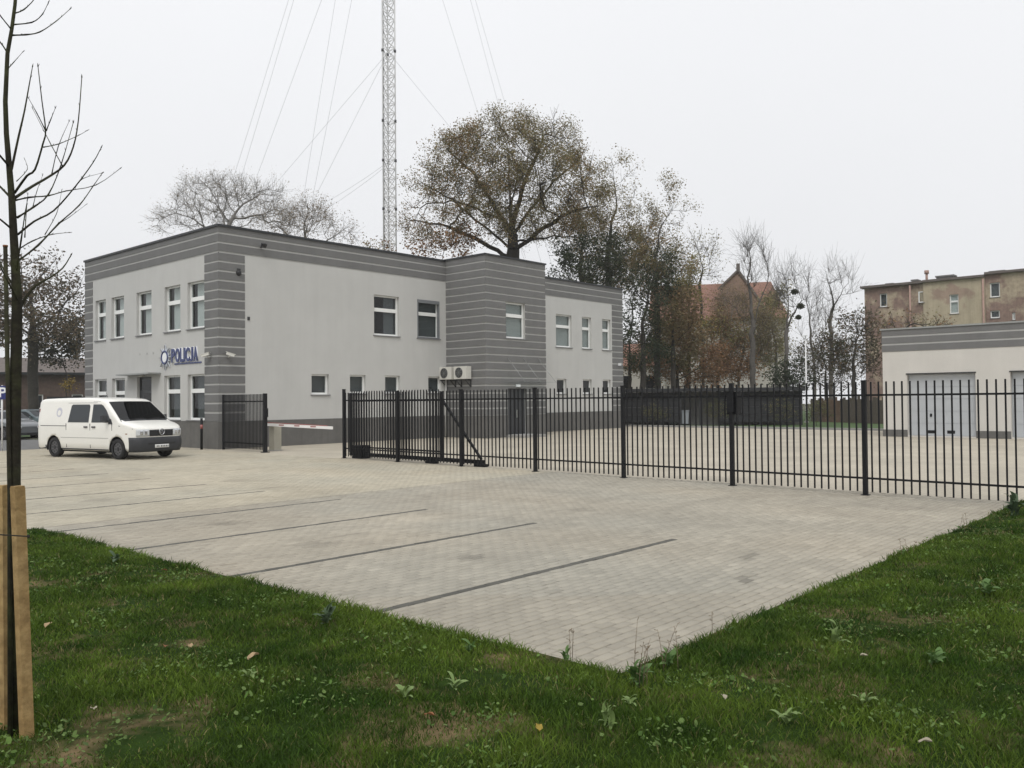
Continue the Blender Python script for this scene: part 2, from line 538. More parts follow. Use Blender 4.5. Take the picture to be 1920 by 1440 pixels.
for (cx, cy, rr_, k) in ((7.2, 7.1, .16, .72), (6.6, 9.3, .22, .78), (6.9, 12.0, .2, .75), (11.5, 8.7, .25, .85), (10.9, 18.4, .3, .8), (7.0, 16.9, .25, .8)):
    c *= (1 - (1 - k) * np.clip(1.6 - np.hypot(xs - cx, ys - cy) / rr_ + .8 * (vnoise(xs, ys, .12, 18) - .5), 0, 1))[:, None]
g = np.exp(-(((xs - 8.9) / .5) ** 2 + ((ys - 10.0) / .3) ** 2)); c *= (1 + .16 * g)[:, None]
line = np.isin(rows, list(LINE_ROWS)) & (xs < 9.9) & (ys < 31)
c[line] = np.array([.090, .087, .074]) * (1 + .12 * rng.normal(size=(line.sum(), 1)))
edge = np.abs(ys - 13.82) < .05
c[edge] *= .8
c = np.clip(c, .03, .6)
dz = rng.normal(size=N) * .0012
tx = rng.normal(size=(N, 2)) * .003
hl, hw, ch = .0965, .0465, .005


def block_arrays(cx, cy, cz, tilt, n):
    ring = np.array([(-1, -1), (1, -1), (1, 1), (-1, 1)], float)
    P = np.zeros((n, 12, 3))
    for k, (ex, ey, z) in enumerate(((hl - ch, hw - ch, 0.), (hl, hw, -ch), (hl, hw, -.04))):
        P[:, 4 * k:4 * k + 4, 0] = ring[:, 0] * ex
        P[:, 4 * k:4 * k + 4, 1] = ring[:, 1] * ey
        P[:, 4 * k:4 * k + 4, 2] = z
    P[:, :, 2] += P[:, :, 0] * tilt[:, :1] + P[:, :, 1] * tilt[:, 1:]
    P[:, :, 0] += cx[:, None]; P[:, :, 1] += cy[:, None]; P[:, :, 2] += cz[:, None]
    F = [(0, 1, 2, 3)]
    for k in (0, 4):
        for i in range(4):
            j = (i + 1) % 4
            F.append((k + 4 + i, k + 4 + j, k + j, k + i))
    F = np.array(F)
    return P.reshape(-1, 3), (F[None] + 12 * np.arange(n)[:, None, None]).reshape(-1, 4)


inframe = (dep > 0) & (proj(np.stack([xs, ys, 0 * xs], 1))[0] > 0) & (proj(np.stack([xs, ys, 0 * xs], 1))[0] < 1920)
order = np.argsort(np.where(inframe, dep, 999))
near = np.zeros(N, bool); near[order[:300]] = True
V, F = block_arrays(xs[~near], ys[~near], dz[~near], tx[~near], (~near).sum())
o = np_mesh('paving_blocks', V, None, F, np.repeat(c[~near], 12, 0), 'paver', paving)
tag(o, kind='stuff')
proto = []
for i in range(10):
    k = order[i]
    V, F = block_arrays(np.zeros(1), np.zeros(1), np.zeros(1), tx[k:k + 1], 1)
    q = np_mesh('paving_block', V, None, F, np.repeat(grey[None] * (.88 + .026 * i), 12, 0), 'paver', paving)
    proto.append(q.data); bpy.data.objects.remove(q)
lm = None
for i, k in enumerate(order[:300]):
    if line[k]:
        if lm is None:
            V, F = block_arrays(np.zeros(1), np.zeros(1), np.zeros(1), tx[k:k + 1], 1)
            q = np_mesh('paving_block', V, None, F, np.repeat(np.array([[.090, .087, .074]]), 12, 0), 'paver', paving)
            lm = q.data; bpy.data.objects.remove(q)
        me = lm
    else:
        me = proto[int(np.clip((c[k, 1] / grey[1] - .88) / .026, 0, 9))]
    q = bpy.data.objects.new('paving_block', me)
    q.location = (xs[k], ys[k], dz[k])
    link(q, paving)


# ------------------------------------------------------------------ police building
BX, BY, BH = 17.56, 31.18, 8.93
BX2, BY2 = 45.76, 43.9
station = thing('police_building', 'two-storey light grey police building with dark striped corners and parapet', 'building', (BX, BY, 0))


def panel(mb, axis, c, u0, u1, z0, z1, holes, depth, out):
    """front face at coordinate c on axis ('x' or 'y'), openings with reveals `depth` deep; out = outward sign"""
    us = sorted({u0, u1, *[h[0] for h in holes], *[h[1] for h in holes]})
    zs = sorted({z0, z1, *[h[2] for h in holes], *[h[3] for h in holes]})
    us = [u for u in us if u0 <= u <= u1]; zs = [z for z in zs if z0 <= z <= z1]
    P = (lambda u, z, d: (c - out * d, u, z)) if axis == 'x' else (lambda u, z, d: (u, c - out * d, z))
    for i in range(len(us) - 1):
        for j in range(len(zs) - 1):
            cu, cz = (us[i] + us[i + 1]) / 2, (zs[j] + zs[j + 1]) / 2
            if any(h[0] < cu < h[1] and h[2] < cz < h[3] for h in holes):
                continue
            mb.quad(P(us[i], zs[j], 0), P(us[i + 1], zs[j], 0), P(us[i + 1], zs[j + 1], 0), P(us[i], zs[j + 1], 0))
    for a, b_, z_0, z_1 in holes:
        a, b_ = max(a, u0), min(b_, u1); z_0, z_1 = max(z_0, z0), min(z_1, z1)
        mb.quad(P(a, z_0, 0), P(a, z_0, depth), P(a, z_1, depth), P(a, z_1, 0))
        mb.quad(P(b_, z_0, 0), P(b_, z_0, depth), P(b_, z_1, depth), P(b_, z_1, 0))
        mb.quad(P(a, z_0, 0), P(b_, z_0, 0), P(b_, z_0, depth), P(a, z_0, depth))
        mb.quad(P(a, z_1, 0), P(b_, z_1, 0), P(b_, z_1, depth), P(a, z_1, depth))
    return mb


REC = .20


def abox(mb, axis, c, out, u0, u1, z0, z1, d0, d1):
    """box between depths d0..d1 behind the face plane"""
    if axis == 'x':
        mb.box(c - out * d0, u0, z0, c - out * d1, u1, z1)
    else:
        mb.box(u0, c - out * d0, z0, u1, c - out * d1, z1)
    return mb


def window(parent, axis, c, out, u0, u1, z0, z1, transom=True, frame='white_frame', inside=None, fw=.085, sill=True, rec=None):
    """window > frame ring, transom, panes, blind, sill"""
    rec = REC if rec is None else rec
    e = .003
    mb = MB()
    a, b_, lo, hi = u0 + e, u1 - e, z0 + e, z1 - e
    for (p, q, r_, s_) in ((a, a + fw, lo, hi), (b_ - fw, b_, lo, hi), (a + fw, b_ - fw, lo, lo + fw), (a + fw, b_ - fw, hi - fw * .8, hi)):
        abox(mb, axis, c, out, p, q, r_, s_, rec - .07, rec)
    wn = mb.build('window', frame, parent)
    spans = [(lo + fw, hi - fw * .8)]
    if transom:
        tz = hi - (hi - lo) * .36
        mb = MB(); abox(mb, axis, c, out, a + fw, b_ - fw, tz - .085, tz + .085, rec - .072, rec - .005)
        mb.build('transom', frame, wn)
        spans = [(lo + fw, tz - .085), (tz + .085, hi - fw * .8)]
    for s0, s1 in spans:
        mb = MB(); abox(mb, axis, c, out, a + fw, b_ - fw, s0, s1, rec - .035, rec - .025)
        mb.build('pane', 'glass', wn)
    if sill:
        mb = MB(); abox(mb, axis, c, out, u0 - .05, u1 + .05, z0 - .045, z0 - .004, -.06, rec - .08)
        mb.build('sill', 'sill_metal', wn)
    if inside:
        f0, f1, m_ = inside
        mb = MB(); abox(mb, axis, c, out, a + (b_ - a) * f0, a + (b_ - a) * f1, lo, hi, rec + .06, rec + .07)
        mb.build('blind', m_, wn)
    return wn


# window lists: (u0, u1, z0, z1)
Lup = [(41.55, 42.72, 4.9, 6.84), (39.6, 40.93, 4.9, 6.84), (36.87, 38.32, 4.9, 6.84), (34.27, 35.66, 4.9, 6.84), (32.27, 33.66, 4.9, 6.84)]
Llow = [(41.45, 42.77, 1.14, 3.02), (39.52, 40.87, 1.14, 3.02), (34.29, 35.7, 1.14, 3.02), (32.28, 33.66, 1.14, 3.02)]
Ldoor = (36.88, 38.27, .05, 3.03)
Rup = [(25.42, 26.95, 4.93, 6.82), (28.11, 29.6, 4.93, 6.82)]
Rlow = [(21.94, 22.86, 2.16, 3.05), (24.01, 24.92, 2.2, 3.05), (26.06, 26.98, 2.2, 3.05), (28.81, 29.7, 2.22, 3.05)]
Qup = [(38.93, 40.44, 4.93, 6.85), (41.46, 42.4, 4.93, 6.85), (43.55, 44.45, 4.93, 6.85)]
Qlow = [(38.97, 39.88, 2.18, 3.06), (41.5, 42.4, 2.18, 3.06), (43.55, 44.4, 2.18, 3.06)]

# light plaster bodies
mb = panel(MB(), 'x', BX, BY + .02, BY2 - .02, 1.1, BH - .1, Lup + Llow + [Ldoor], REC, -1); mb.build('wall', 'plaster_light', station, fix=False)
mb = panel(MB(), 'y', BY, BX + .02, BX2 - .02, 1.1, BH - .1, Rup + Rlow + Qup + Qlow, REC, -1); mb.build('wall', 'plaster_light', station, fix=False)
mb = MB(); mb.box(BX2 - .4, BY + .02, .9, BX2, BY2 - .02, BH - .1); mb.build('wall', 'plaster_light', station)
mb = MB(); mb.box(BX + .02, BY2 - .3, .9, BX2 - .02, BY2, BH - .1); mb.build('wall', 'plaster_light', station)
# dark plinth, 3 cm proud
pl = panel(MB(), 'x', BX - .03, BY - .03, BY2 + .03, 0, 1.1, [(Ldoor[0], Ldoor[1], 0.02, 1.2)], .2, -1)
pl.quad((BX - .03, BY - .03, 1.1), (BX - .03, BY2 + .03, 1.1), (BX + .01, BY2 + .03, 1.1), (BX + .01, BY - .03, 1.1))
pl.build('plinth', 'plinth', station, fix=False)
pl = MB(); pl.box(BX - .028, BY - .03, 0, BX2 + .03, BY + .01, 1.1); pl.build('plinth', 'plinth', station)
pl = MB(); pl.box(BX2 - .01, BY + .012, 0, BX2 + .03, BY2 + .03, 1.1); pl.build('plinth', 'plinth', station)
# interior: floor slabs and back walls seen through the panes, blackened like unlit rooms
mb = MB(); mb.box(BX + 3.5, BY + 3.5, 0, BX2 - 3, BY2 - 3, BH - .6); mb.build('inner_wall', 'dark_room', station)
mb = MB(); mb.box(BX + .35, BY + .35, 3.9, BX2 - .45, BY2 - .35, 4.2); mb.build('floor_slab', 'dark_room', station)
mb = MB(); mb.box(BX + .3, BY + .3, BH - .5, BX2 - .3, BY2 - .3, BH - .25); mb.build('roof', 'roof_felt', station)

# striped dark cladding: courses proud of the wall, light gap between
ZK = [8.60 - .3765 * k for k in range(22)]
PR = .022
# backing of the stripes
mb = MB()
mb.box(BX - .006, BY - .006, 1.1, BX + .01, BY + 1.06, 7.80)
mb.box(BX - .006, BY2 - .88, 1.1, BX + .01, BY2 + .006, 7.80)
mb.box(BX + .012, BY - .006, 1.1, BX + 1.16, BY + .01, 7.80)
mb.box(BX2 - 1.16, BY - .006, 1.1, BX2 + .006, BY + .01, 7.80)
mb.box(BX - .006, BY - .006, 7.84, BX + .01, BY2 + .006, BH - .08)
mb.box(BX + .012, BY - .006, 7.84, BX2 + .006, BY + .01, BH - .08)
mb.box(BX2 - .01, BY + .012, 7.84, BX2 + .006, BY2, BH - .08)
mb.build('stripe_backing', 'stripe_gap', station)


def course(boxes):
    for b_ in boxes:
        mb = MB(); mb.box(*b_)
        mb.build('cladding_course', 'cladding', station)


BAYX0, BAYX1, BAYY = 30.05, 34.6, 28.43
for k in range(21):
    hi = (BH - .07) if k == 0 else ZK[k - 1] - .038
    lo = ZK[k] + .038
    if k == 0:
        lo = ZK[0] + .038
    if lo < 1.1:
        lo = 1.12
    if hi <= lo + .05:
        break
    if k < 3:
        course([(BX - PR, BY - PR, lo, BX + .005, BY2 + PR, hi), (BX + .006, BY - PR, lo, BAYX0 - .002, BY + .005, hi)])
        course([(BAYX1 + .002, BY - PR, lo, BX2 + PR, BY + .005, hi), (BX2 - .005, BY + .006, lo, BX2 + PR, BY2, hi)])
    else:
        course([(BX - PR, BY - PR, lo, BX + .005, BY + 1.06, hi), (BX + .006, BY - PR, lo, BX + 1.16, BY + .005, hi)])
        course([(BX - PR, BY2 - .88, lo, BX + .005, BY2 + PR, hi)])
        course([(BX2 - 1.16, BY - PR, lo, BX2 + PR, BY + .005, hi), (BX2 - .005, BY + .006, lo, BX2 + PR, BY + 1.0, hi)])

# the projecting stair bay
BWIN = (31.52, 33.0, 4.94, 6.74)
BDOOR = (31.62, 33.02, .12, 2.42)
mb = panel(MB(), 'y', BAYY, BAYX0, BAYX1, 0, BH - .05, [BWIN, BDOOR], REC, -1)
mb.quad((BAYX0, BAYY, 0), (BAYX0, BY, 0), (BAYX0, BY, BH - .05), (BAYX0, BAYY, BH - .05))
mb.quad((BAYX1, BAYY, 0), (BAYX1, BY, 0), (BAYX1, BY, BH - .05), (BAYX1, BAYY, BH - .05))
mb.build('bay_wall', 'stripe_gap', station, fix=False)
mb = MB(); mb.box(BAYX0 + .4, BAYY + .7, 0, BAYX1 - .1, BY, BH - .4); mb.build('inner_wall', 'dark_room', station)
mb = MB(); mb.box(BAYX0 + .1, BAYY + .1, BH - .3, BAYX1 - .1, BY, BH - .1); mb.build('roof', 'roof_felt', station)
for k in range(21):
    hi = (BH - .02) if k == 0 else ZK[k - 1] - .038
    lo = ZK[k] + .038
    if lo < 1.12:
        lo = 1.12
    if hi <= lo + .05:
        break
    bs = [(BAYX0 - PR, BAYY - PR, lo, BAYX0 + .005, BY - .024, hi), (BAYX1 - .005, BAYY + .006, lo, BAYX1 + PR, BY - .024, hi)]
    segs = [(BAYX0 + .006, BAYX1 + PR)]
    for hu0, hu1, hz0, hz1 in (BWIN, BDOOR):
        if lo < hz1 and hi > hz0:
            if hi > hz1 + .03 or lo < hz0 - .03:
                zz = (hz1, hi) if hi > hz1 + .03 else (lo, hz0)
                bs.append((hu0, BAYY - PR, zz[0], hu1, BAYY + .005, zz[1]))
            segs = [(segs[0][0], hu0), (hu1, segs[0][1])]
    bs += [(s0, BAYY - PR, lo, s1, BAYY + .005, hi) for s0, s1 in segs]
    course(bs)
for q in ((BAYX0 - .03, BAYY - .03, 0, BAYX0 + .01, BY - .032, 1.1), (BAYX0 + .012, BAYY - .03, 0, BDOOR[0], BAYY + .01, 1.1),
          (BDOOR[1], BAYY - .03, 0, BAYX1 + .03, BAYY + .01, 1.1), (BAYX1 - .01, BAYY + .012, 0, BAYX1 + .03, BY - .032, 1.1)):
    mb = MB(); mb.box(*q); mb.build('plinth', 'plinth', station)
# copings
mb = MB()
mb.box(BX - .07, BY - .07, BH - .07, BX + .35, BY2 + .07, BH + .02)
mb.box(BX + .352, BY - .07, BH - .07, BAYX0 - .08, BY + .35, BH + .02)
mb.box(BAYX1 + .08, BY - .07, BH - .07, BX2 + .07, BY + .35, BH + .02)
mb.box(BX2 - .35, BY + .352, BH - .07, BX2 + .07, BY2 + .07, BH + .02)
mb.box(BX + .352, BY2 - .35, BH - .07, BX2 - .352, BY2 + .07, BH + .02)
mb.build('coping', 'coping', station)
mb = MB()
mb.box(BAYX0 - .07, BAYY - .07, BH - .02, BAYX0 + .3, BY + .3, BH + .06)
mb.box(BAYX0 + .302, BAYY - .07, BH - .02, BAYX1 + .07, BAYY + .3, BH + .06)
mb.box(BAYX1 - .3, BAYY + .302, BH - .02, BAYX1 + .07, BY + .3, BH + .06)
mb.build('coping', 'coping', station)
# windows
for i, h in enumerate(Lup):
    window(station, 'x', BX, -1, *h, inside=(.0, .74, 'blind'))
for i, h in enumerate(Llow):
    window(station, 'x', BX, -1, *h, inside=(.0, .72, 'blind_dark') if i > 1 else (.0, .6, 'blind_dark'))
window(station, 'y', BY, -1, *Rup[0], inside=(.5, .9, 'blind_dark'))
window(station, 'y', BY, -1, *Rup[1], inside=(0, 1, 'blind_dark'))
for h in Rlow:
    window(station, 'y', BY, -1, *h, transom=False, inside=(0, 1, 'blind_dark'))
for h in Qup:
    window(station, 'y', BY, -1, *h, inside=(0, 1, 'blind_mid'))
for h in Qlow:
    window(station, 'y', BY, -1, *h, transom=False)
window(station, 'y', BAYY, -1, *BWIN, inside=(0, 1, 'blind_mid'))
# roller shutter box over the grey window
mb = MB(); mb.box(Rup[1][0] + .004, BY - .02, Rup[1][3] - .16, Rup[1][1] - .004, BY + .12, Rup[1][3] - .004); mb.build('shutter_box', 'grey_frame', station)
mb = MB()
for u in (Rup[1][0] + .004, Rup[1][1] - .064):
    mb.box(u, BY - .015, Rup[1][2] + .01, u + .06, BY + .12, Rup[1][3] - .165)
mb.box(Rup[1][0] + .066, BY - .015, Rup[1][2] + .005, Rup[1][1] - .066, BY + .12, Rup[1][2] + .06)
mb.build('shutter_rail', 'grey_frame', station)
# doors
mb = MB(); mb.box(BX + .12, Ldoor[0] + .003, .03, BX + .18, Ldoor[1] - .003, 3.02); d = mb.build('door', 'door_dark', station)
mb = MB(); mb.box(BX + .112, Ldoor[0] + .15, .9, BX + .119, Ldoor[1] - .45, 2.3); mb.build('pane', 'glass_dark', d)
mb = MB(); mb.box(BX + .112, Ldoor[0] + .15, 2.42, BX + .119, Ldoor[1] - .15, 2.9); mb.build('pane', 'glass_dark', d)
mb = MB(); mb.box(BX - .55, 36.0, 3.1, BX - .023, 39.2, 3.17); mb.build('canopy', 'coping_light', station)
mb = MB(); mb.box(BX - .15, 37.5, 3.02, BX - .03, 37.75, 3.09); mb.build('door_lamp', 'white_plastic', station)
mb = MB(); mb.box(BDOOR[0] + .003, BAYY + .1, .13, BDOOR[1] - .003, BAYY + .17, 2.415); d = mb.build('door', 'door_dark', station)
mb = MB(); mb.box(BDOOR[0] + .66, BAYY + .09, .16, BDOOR[0] + .675, BAYY + .099, 2.38); mb.build('door_seam', 'black_paint', d)
mb = MB(); mb.box(BDOOR[0] + .73, BAYY + .04, .95, BDOOR[0] + .76, BAYY + .099, 1.35); mb.build('handle', 'coping_light', d)
mb = MB(); mb.box(BDOOR[0] - .2, BAYY - 1.2, -.002, BDOOR[1] + .2, BAYY - .032, .12); mb.build('doorstep', 'kerb', station)
mb = MB(); mb.box(32.2, BAYY - .12, 2.5, 32.46, BAYY - .024, 2.62); mb.build('door_lamp', 'sign_white', station)
# glass canopy with three tie rods
cn = MB(); cn.box(31.3, BAYY - 1.25, 2.72, 34.3, BAYY - .03, 2.735); cn = cn.build('glass_canopy', 'glass', station)
for u in (31.6, 32.8, 34.0):
    mb = MB(); mb.tube([(u, BAYY - .03, 3.95), (u, BAYY - 1.15, 2.74)], .013, 6); mb.build('tie_rod', 'coping_light', cn)
# downpipe
mb = MB(); mb.tube([(29.93, BY - .09, .05), (29.93, BY - .09, 3.2)], .06, 8); mb.build('downpipe', 'plaster_light', station)
# vents
for (a_, z_) in ((38.0, 4.05), (37.3, 4.05), (36.7, 4.05)):
    mb = MB(); mb.box(BX - .012, a_ - .05, z_ - .04, BX + .01, a_ + .05, z_ + .04); mb.build('vent', 'stripe_gap', station)
mb = MB(); mb.box(18.84, BY - .03, 5.2, 18.94, BY + .005, 5.34); mb.build('vent', 'grille_dark', station)


# CCTV cameras and dome devices on the walls
def cctv(loc, aim, label, wall):
    t_ = thing('security_camera', label, 'camera', loc, group='white cameras on the striped corner')
    a = Vector(aim).normalized(); L = Vector(loc)
    mb = MB(); mb.bar(L - a * .16, L + a * .17, .055, .05); mb.build('housing', 'white_plastic', t_)
    mb = MB(); mb.bar(L - a * .18 + Vector((0, 0, .058)), L + a * .22 + Vector((0, 0, .058)), .068, .008); mb.build('sunshield', 'white_plastic', t_)
    mb = MB(); mb.tube([L + a * .171, L + a * .18], .04, 10); mb.build('lens', 'grille_dark', t_)
    mb = MB(); mb.tube([L + Vector(wall) * .2 + Vector((0, 0, -.12)), L - a * .05 + Vector((0, 0, -.1)), L - a * .05 + Vector((0, 0, -.05))], .022, 6)
    mb.build('bracket', 'white_plastic', t_)


cctv((BX - .22, 31.78, 3.76), (-.5, .8, -.25), 'white security camera on facade side of striped corner, aimed left', (1, 0, 0))
cctv((17.95, BY - .22, 3.76), (.8, -.5, -.3), 'white security camera around the corner beside the gate, aimed right', (0, 1, 0))
t_ = thing('dome_camera', 'small black alarm dome high on the striped corner', 'surveillance', (18.44, BY - .022, 7.08))  # black CCTV camera dome
mb = MB(); mb.tube([(18.44, BY - .024, 7.08), (18.44, BY - .06, 7.08), (18.44, BY - .12, 7.07)], [.12, .11, .04], 12); mb.build('dome', 'grille_dark', t_)
mb = MB(); mb.box(18.36, BY - .035, 7.2, 18.52, BY - .023, 7.26); mb.build('mounting_plate', 'grille_dark', t_)
t_ = thing('floodlight', 'small dark floodlight on the parapet stripes above the blank wall', 'lamp', (19.45, BY - .022, 8.28))
mb = MB(); mb.bar((19.45, BY - .024, 8.25), (19.45, BY - .2, 8.25), .025); mb.build('arm', 'grille_dark', t_)
mb = MB(); mb.obox((19.45, BY - .26, 8.3), (.1, 0, 0), (0, .05, .03), (0, -.04, .07)); mb.build('lamp_head', 'grille_dark', t_)
t_ = thing('wall_lamp', 'small white lamp on far striped corner near back yard', 'lamp', (45.3, BY - .022, 4.05))
mb = MB(); mb.box(45.2, BY - .14, 3.98, 45.4, BY - .024, 4.12); mb.build('lamp_body', 'sign_white', t_)
mb = MB(); mb.box(45.22, BY - .2, 4.12, 45.38, BY - .024, 4.14); mb.build('lamp_cover', 'white_plastic', t_)

# air conditioners on the side of the bay
for i, (y0, lab) in enumerate(((30.35, 'white air conditioner unit nearest the light wall'), (29.3, 'white air conditioner unit nearest the striped bay corner'))):
    t_ = thing('air_conditioner', lab, 'air conditioner', (BAYX0 - .024, y0, 2.85), group='air conditioners on the bay')
    X1 = BAYX0 - .12; X0 = X1 - .34; z0, z1 = 2.9, 3.52
    mb = MB(); mb.box(X0, y0, z0, X1, y0 + .88, z1); mb.build('casing', 'white_plastic', t_)
    cy_, cz_ = y0 + .52, (z0 + z1) / 2
    mb = MB(); mb.tube([(X0 - .001, cy_, cz_), (X0 - .012, cy_, cz_)], .255, 20); fan = mb.build('fan_opening', 'grille_dark', t_)
    mb = MB()
    for rr in (.07, .13, .19, .25):
        pts = [(X0 - .018, cy_ + rr * math.cos(a), cz_ + rr * math.sin(a)) for a in np.linspace(0, 2 * math.pi, 21)]
        mb.tube(pts, .005, 4, cap=False)
    for a in np.linspace(0, math.pi, 5)[:-1]:
        mb.bar((X0 - .018, cy_ - .25 * math.cos(a), cz_ - .25 * math.sin(a)), (X0 - .018, cy_ + .25 * math.cos(a), cz_ + .25 * math.sin(a)), .004)
    mb.build('fan_guard', 'coping_light', fan)
    for yy in (y0 + .12, y0 + .76):
        mb = MB(); mb.bar((BAYX0 - .024, yy, 2.86), (X0 - .02, yy, 2.86), .02); mb.bar((BAYX0 - .04, yy, 2.84), (BAYX0 - .04, yy, 2.5), .018)
        mb.bar((BAYX0 - .05, yy, 2.52), (X0 + .05, yy, 2.84), .014); mb.build('bracket', 'grille_dark', t_)


# ---- sign: POLICJA with a star emblem
def text_mesh(s, size, extrude, bold):
    cu = bpy.data.curves.new('txt', 'FONT')
    cu.body = s; cu.size = size; cu.extrude = extrude; cu.offset = bold; cu.align_x = 'LEFT'
    o = bpy.data.objects.new('txt', cu); COL.objects.link(o)
    dg = bpy.context.evaluated_depsgraph_get(); dg.update()
    me = bpy.data.meshes.new_from_object(o.evaluated_get(dg))
    bpy.data.objects.remove(o); bpy.data.curves.remove(cu)
    return me


sg = thing('police_sign', 'blue raised letters reading POLICJA beside a silver star emblem on the facade', 'sign', (BX, 34.95, 3.56))
RW = Matrix(((0, 0, -1, 0), (-1, 0, 0, 0), (0, 1, 0, 0), (0, 0, 0, 1)))
xcur = 0.
for ch_, adv in zip('POLICJA', (.355, .405, .31, .165, .385, .27, .38)):
    for nm, mm_, bo, dp, off in (('letter_edge', 'sign_white', .045, .02, .02), ('letter', 'sign_blue', .026, .02, .05)):
        me = text_mesh(ch_, .78, dp, bo)
        xsn = [v.co.x for v in me.vertices]
        mn, mxv = min(xsn), max(xsn)
        sx = (adv - .055) / max(mxv - mn, .01)
        if ch_ == 'I':
            sx = 1.0
        for v in me.vertices:
            v.co.x = (v.co.x - mn) * sx
        zs_ = [v.co.y for v in me.vertices]
        for v in me.vertices:
            v.co.y = (v.co.y - min(zs_)) / (max(zs_) - min(zs_)) * (.585 if nm == 'letter' else .62) - (0 if nm == 'letter' else .017)
        me.transform(RW)
        me.materials.clear(); me.materials.append(MATS[mm_])
        q = bpy.data.objects.new(nm, me); link(q, sg)
        q.location = (-off, -xcur, 0)
    xcur += adv
mb = MB(); mb.box(BX - .03, 32.5, 3.47, BX - .002, 34.75, 3.525); mb.build('underline_bar', 'sign_blue', sg)
EY, EZ = 35.5, 3.80
pts = []
for k in range(32):
    a = math.pi / 2 + 2 * math.pi * k / 32
    rr = .56 if k % 4 == 0 else (.31 if k % 2 else .43)
    pts.append((BX - .075, EY - rr * math.cos(a), EZ + rr * math.sin(a)))
mb = MB(); mb.prism(pts, (.05, 0, 0)); em = mb.build('emblem_star', 'sign_silver', sg)
mb = MB()
mb.tube([(BX - .085, EY - .27 * math.cos(a), EZ + .27 * math.sin(a)) for a in np.linspace(0, 2 * math.pi, 25)], .035, 6, cap=False)
mb.build('emblem_ring', 'sign_blue', em)
mb = MB()
for k in range(8):
    a = math.pi / 2 + 2 * math.pi * k / 8
    mb.bar((BX - .082, EY - .31 * math.cos(a), EZ + .31 * math.sin(a)), (BX - .082, EY - .52 * math.cos(a), EZ + .52 * math.sin(a)), .018, .008)
mb.build('emblem_rays', 'sill_metal', em)
mb = MB(); mb.tube([(BX - .076, EY, EZ), (BX - .095, EY, EZ)], .2, 20); mb.build('emblem_disc', 'sign_white', em)

# ------------------------------------------------------------------ garage building
GXW, GYL, GH = 41.3, 13.59, 5.0
gar = thing('garage_building', 'low light garage with dark striped parapet and grey sectional doors', 'building', (GXW, GYL, 0))
gdoors = [(12.53 - 2.84 - 4.18 * k, 12.53 - 4.18 * k, .06, 2.85) for k in range(4)]
mb = panel(MB(), 'x', GXW, -6.5, GYL, 0, GH - .1, gdoors, .3, -1)
mb.quad((GXW, GYL, 0), (GXW + 7, GYL, 0), (GXW + 7, GYL, GH - .1), (GXW, GYL, GH - .1))
mb.quad((GXW + 7, -6.5, 0), (GXW + 7, GYL, 0), (GXW + 7, GYL, GH - .1), (GXW + 7, -6.5, GH - .1))
mb.quad((GXW, -6.5, 0), (GXW + 7, -6.5, 0), (GXW + 7, -6.5, GH - .1), (GXW, -6.5, GH - .1))
mb.build('wall', 'plaster_warm', gar, fix=False)
mb = MB(); mb.box(GXW + .2, -6.3, GH - .5, GXW + 6.8, GYL - .2, GH - .3); mb.build('roof', 'roof_felt', gar)
mb = MB(); mb.box(GXW - .006, -6.5, 3.94, GXW + .01, GYL + .006, GH - .08); mb.box(GXW + .012, GYL - .01, 3.94, GXW + 7, GYL + .006, GH - .08)
mb.build('stripe_backing', 'stripe_gap', gar)
for lo, hi in ((3.93, 4.22), (4.30, 4.58), (4.66, GH - .07)):
    mb = MB(); mb.box(GXW - PR, -6.5, lo, GXW + .005, GYL + PR, hi); mb.box(GXW + .006, GYL - .005, lo, GXW + 7, GYL + PR, hi)
    mb.build('cladding_course', 'cladding', gar)
mb = MB(); mb.box(GXW - .07, -6.6, GH - .07, GXW + .3, GYL + .08, GH + .0); mb.box(GXW + .302, GYL - .3, GH - .07, GXW + 7.1, GYL + .08, GH)
mb.build('coping', 'coping_light', gar)
prev = GYL + .03
for a, b_, z0, z1 in gdoors + [(-6.5, -6.5, 0, 0)]:
    mb = MB(); mb.box(GXW - .03, b_ + .001, 0, GXW + .01, prev, .32); mb.build('plinth', 'plinth', gar); prev = a - .001
for k, (a, b_, z0, z1) in enumerate(gdoors):
    d = MB(); d.box(GXW + .24, a + .004, .06, GXW + .27, b_ - .004, z1 - .004); d = d.build('garage_door', 'garage_door', gar)
    for j in range(5):
        mb = MB(); mb.box(GXW + .205, a + .06, .08 + j * .55, GXW + .239, b_ - .06, .08 + j * .55 + .535); mb.build('door_section', 'garage_door', d)
    mb = MB(); mb.box(GXW + .19, a + .9, .17, GXW + .2, a + 1.22, .31); mb.box(GXW + .19, b_ - 1.12, .17, GXW + .2, b_ - .8, .31); mb.build('vent_grille', 'black_paint', d)
    mb = MB(); mb.box(GXW + .17, (a + b_) / 2 + .42, .92, GXW + .2, (a + b_) / 2 + .5, 1.06); mb.build('handle', 'black_paint', d)
    mb = MB(); mb.box(GXW - .028, a - .03, z1, GXW + .002, b_ + .03, z1 + .05); mb.build('lintel_trim', 'coping', gar)

# ------------------------------------------------------------------ fences and gates
FA, FB = 16.45 - 5.8 * .04545, .04545


def fx(y):
    return FA + FB * y


bar_me = MB(); bar_me.box(-.0125, -.013, 0, .0125, .013, 2.06)
bar_o = bar_me.build('bar', 'black_paint'); BAR = bar_o.data; bpy.data.objects.remove(bar_o)


def fence_bar(parent, x, y, z=.07):
    o = bpy.data.objects.new('bar', BAR)
    link(o, parent)
    L = root_loc(parent)
    o.location = (x - L.x, y - L.y, z - L.z)
    return o


